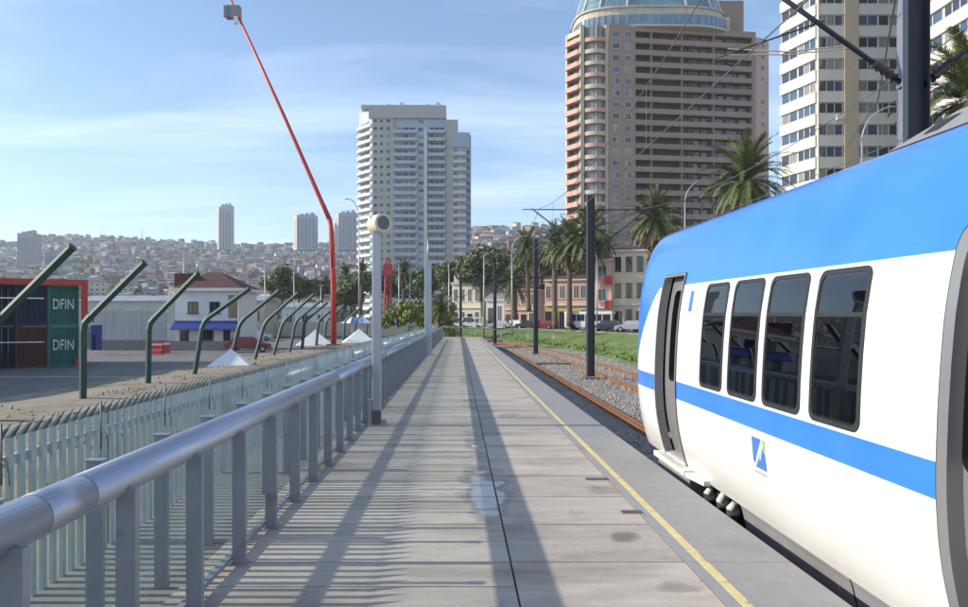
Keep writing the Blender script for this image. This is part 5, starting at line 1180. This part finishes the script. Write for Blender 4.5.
cl = {}
for o, px, Y, c, r, k, st in placed:
    row = 'lower' if Y < 540 else 'middle' if Y < 715 else 'upper'; side = 'right hill' if px > 460 else 'left hill'
    cl.setdefault((c, r, st, row, side), []).append((px, o))
for (c, r, st, row, side), L_ in cl.items():
    L_.sort(key=lambda q: q[0])
    for i, (px, o) in enumerate(L_):
        pre = f'{ORD[i]} {c}' if len(L_) > 1 else c
        o['label'] = f'{pre} {SN[st]} house' + (' from the left' if len(L_) > 1 else '') + f', {RN[r]}, {row} {side} slope'
# the rest of the town: too many and too small to count
m = MB(); names_ = list(HC); mats_ = [HM[k] for k in names_] + [RM['zinc'], RM['rust'], RM['dark'], M_wg]
for i in range(5200):
    px = hq.uniform(-60, 600) if hq.random() < .9 else hq.uniform(455, 600); r1 = r1_((px - 458) / 700); Y = 620 + (r1 * 1.02 - 620) * hq.random() ** .8
    X = (px - 458) / 700 * Y; g = (int(X // 13), int(Y // 17))
    if g in grid: continue
    if noise.noise((X / 90, Y / 120, 9)) > .33: continue
    grid.add(g); W, D, H = hq.uniform(8, 13), hq.uniform(7, 10), hq.choice([3.4, 3.4, 6.4, 6.4, 9.4]); M_ = Matrix.Translation((X, Y, hill_z(X, Y) + .3)) @ Matrix.Rotation(hq.uniform(-.6, .6), 4, 'Z')
    house_geo(m, m, W, D, H, hq.choice([0, 0, 1, 2]), M_, names_.index(hq.choice(CK)), len(names_) + hq.choice([0, 1, 1, 2]))
    for f in range(int(H // 3)):
        for k in range(3): x = -W / 2 + W * (k + .5) / 3; m.box(x - .6, x + .6, -D / 2 - .1, -D / 2 - .003, 1 + 3.2 * f, 2.4 + 3.2 * f, len(names_) + 3, M=M_)
tag(m.build('distant_town', mats_), 'thousands of small coloured houses packed on the upper hills', 'town', kind='stuff')
# trees scattered between the houses
m = MB()
for i in range(3000):
    px = hq.uniform(-60, 600); r1 = r1_((px - 458) / 700); Y = 360 + (r1 * 1.01 - 360) * hq.random() ** .9; X = (px - 458) / 700 * Y
    if noise.noise((X / 110, Y / 140, 4)) < -.12 and hq.random() < .8: continue
    z = hill_z(X, Y); s = hq.uniform(2, 5.5)
    for k in range(16):
        v = Vector((hq.gauss(0, 1), hq.gauss(0, 1), hq.gauss(0, .8))).normalized() * s * hq.uniform(.4, 1); n_ = (v.normalized() + Vector((hq.uniform(-.6, .6), hq.uniform(-.6, .6), .3))).normalized(); a1 = n_.orthogonal().normalized() * s * .4; a2 = n_.cross(a1); p = Vector((X, Y, z + s * 1.0)) + v
        m.face([p - a1, p - a2, p + a1, p + a2])
tag(m.build('hillside_trees', M_leaf), 'dark scrub and trees growing between the hillside houses', 'trees', kind='stuff')
for px, pyt, Y, lab in [(101, 223, 1640, 'left faint radio mast on the ridge'), (142, 219, 1640, 'right faint radio mast on the ridge')]:
    X = (px - 458) / 700 * Y; z = hill_z(X, Y); H = 1.7 + (320 - pyt) * Y / 700 - z
    t = thing('radio_mast', lab, 'radio mast', (X, Y, z), 0, 'radio masts on the ridge'); m = MB(); m.tube([(0, 0, 0), (0, 0, H)], [.8, .25], 5); m.build('mast', M_lp, t)

# ================================================================== AIR
m = MB(); m.box(-2400, 2400, -55, 2350, -3.2, 290)
hz = m.build('haze', None if False else []); hz['kind'] = 'stuff'
hm = bpy.data.materials.new('haze_air'); hm.use_nodes = True; t_ = hm.node_tree; t_.nodes.clear(); o_ = t_.nodes.new('ShaderNodeOutputMaterial'); pv = t_.nodes.new('ShaderNodeVolumePrincipled')
pv.inputs['Color'].default_value = (.80, .88, 1, 1); pv.inputs['Density'].default_value = .00020; pv.inputs['Anisotropy'].default_value = .1
t_.links.new(pv.outputs[0], o_.inputs['Volume']); hz.data.materials.append(hm)
hz['label'] = 'thin bluish air over the town'
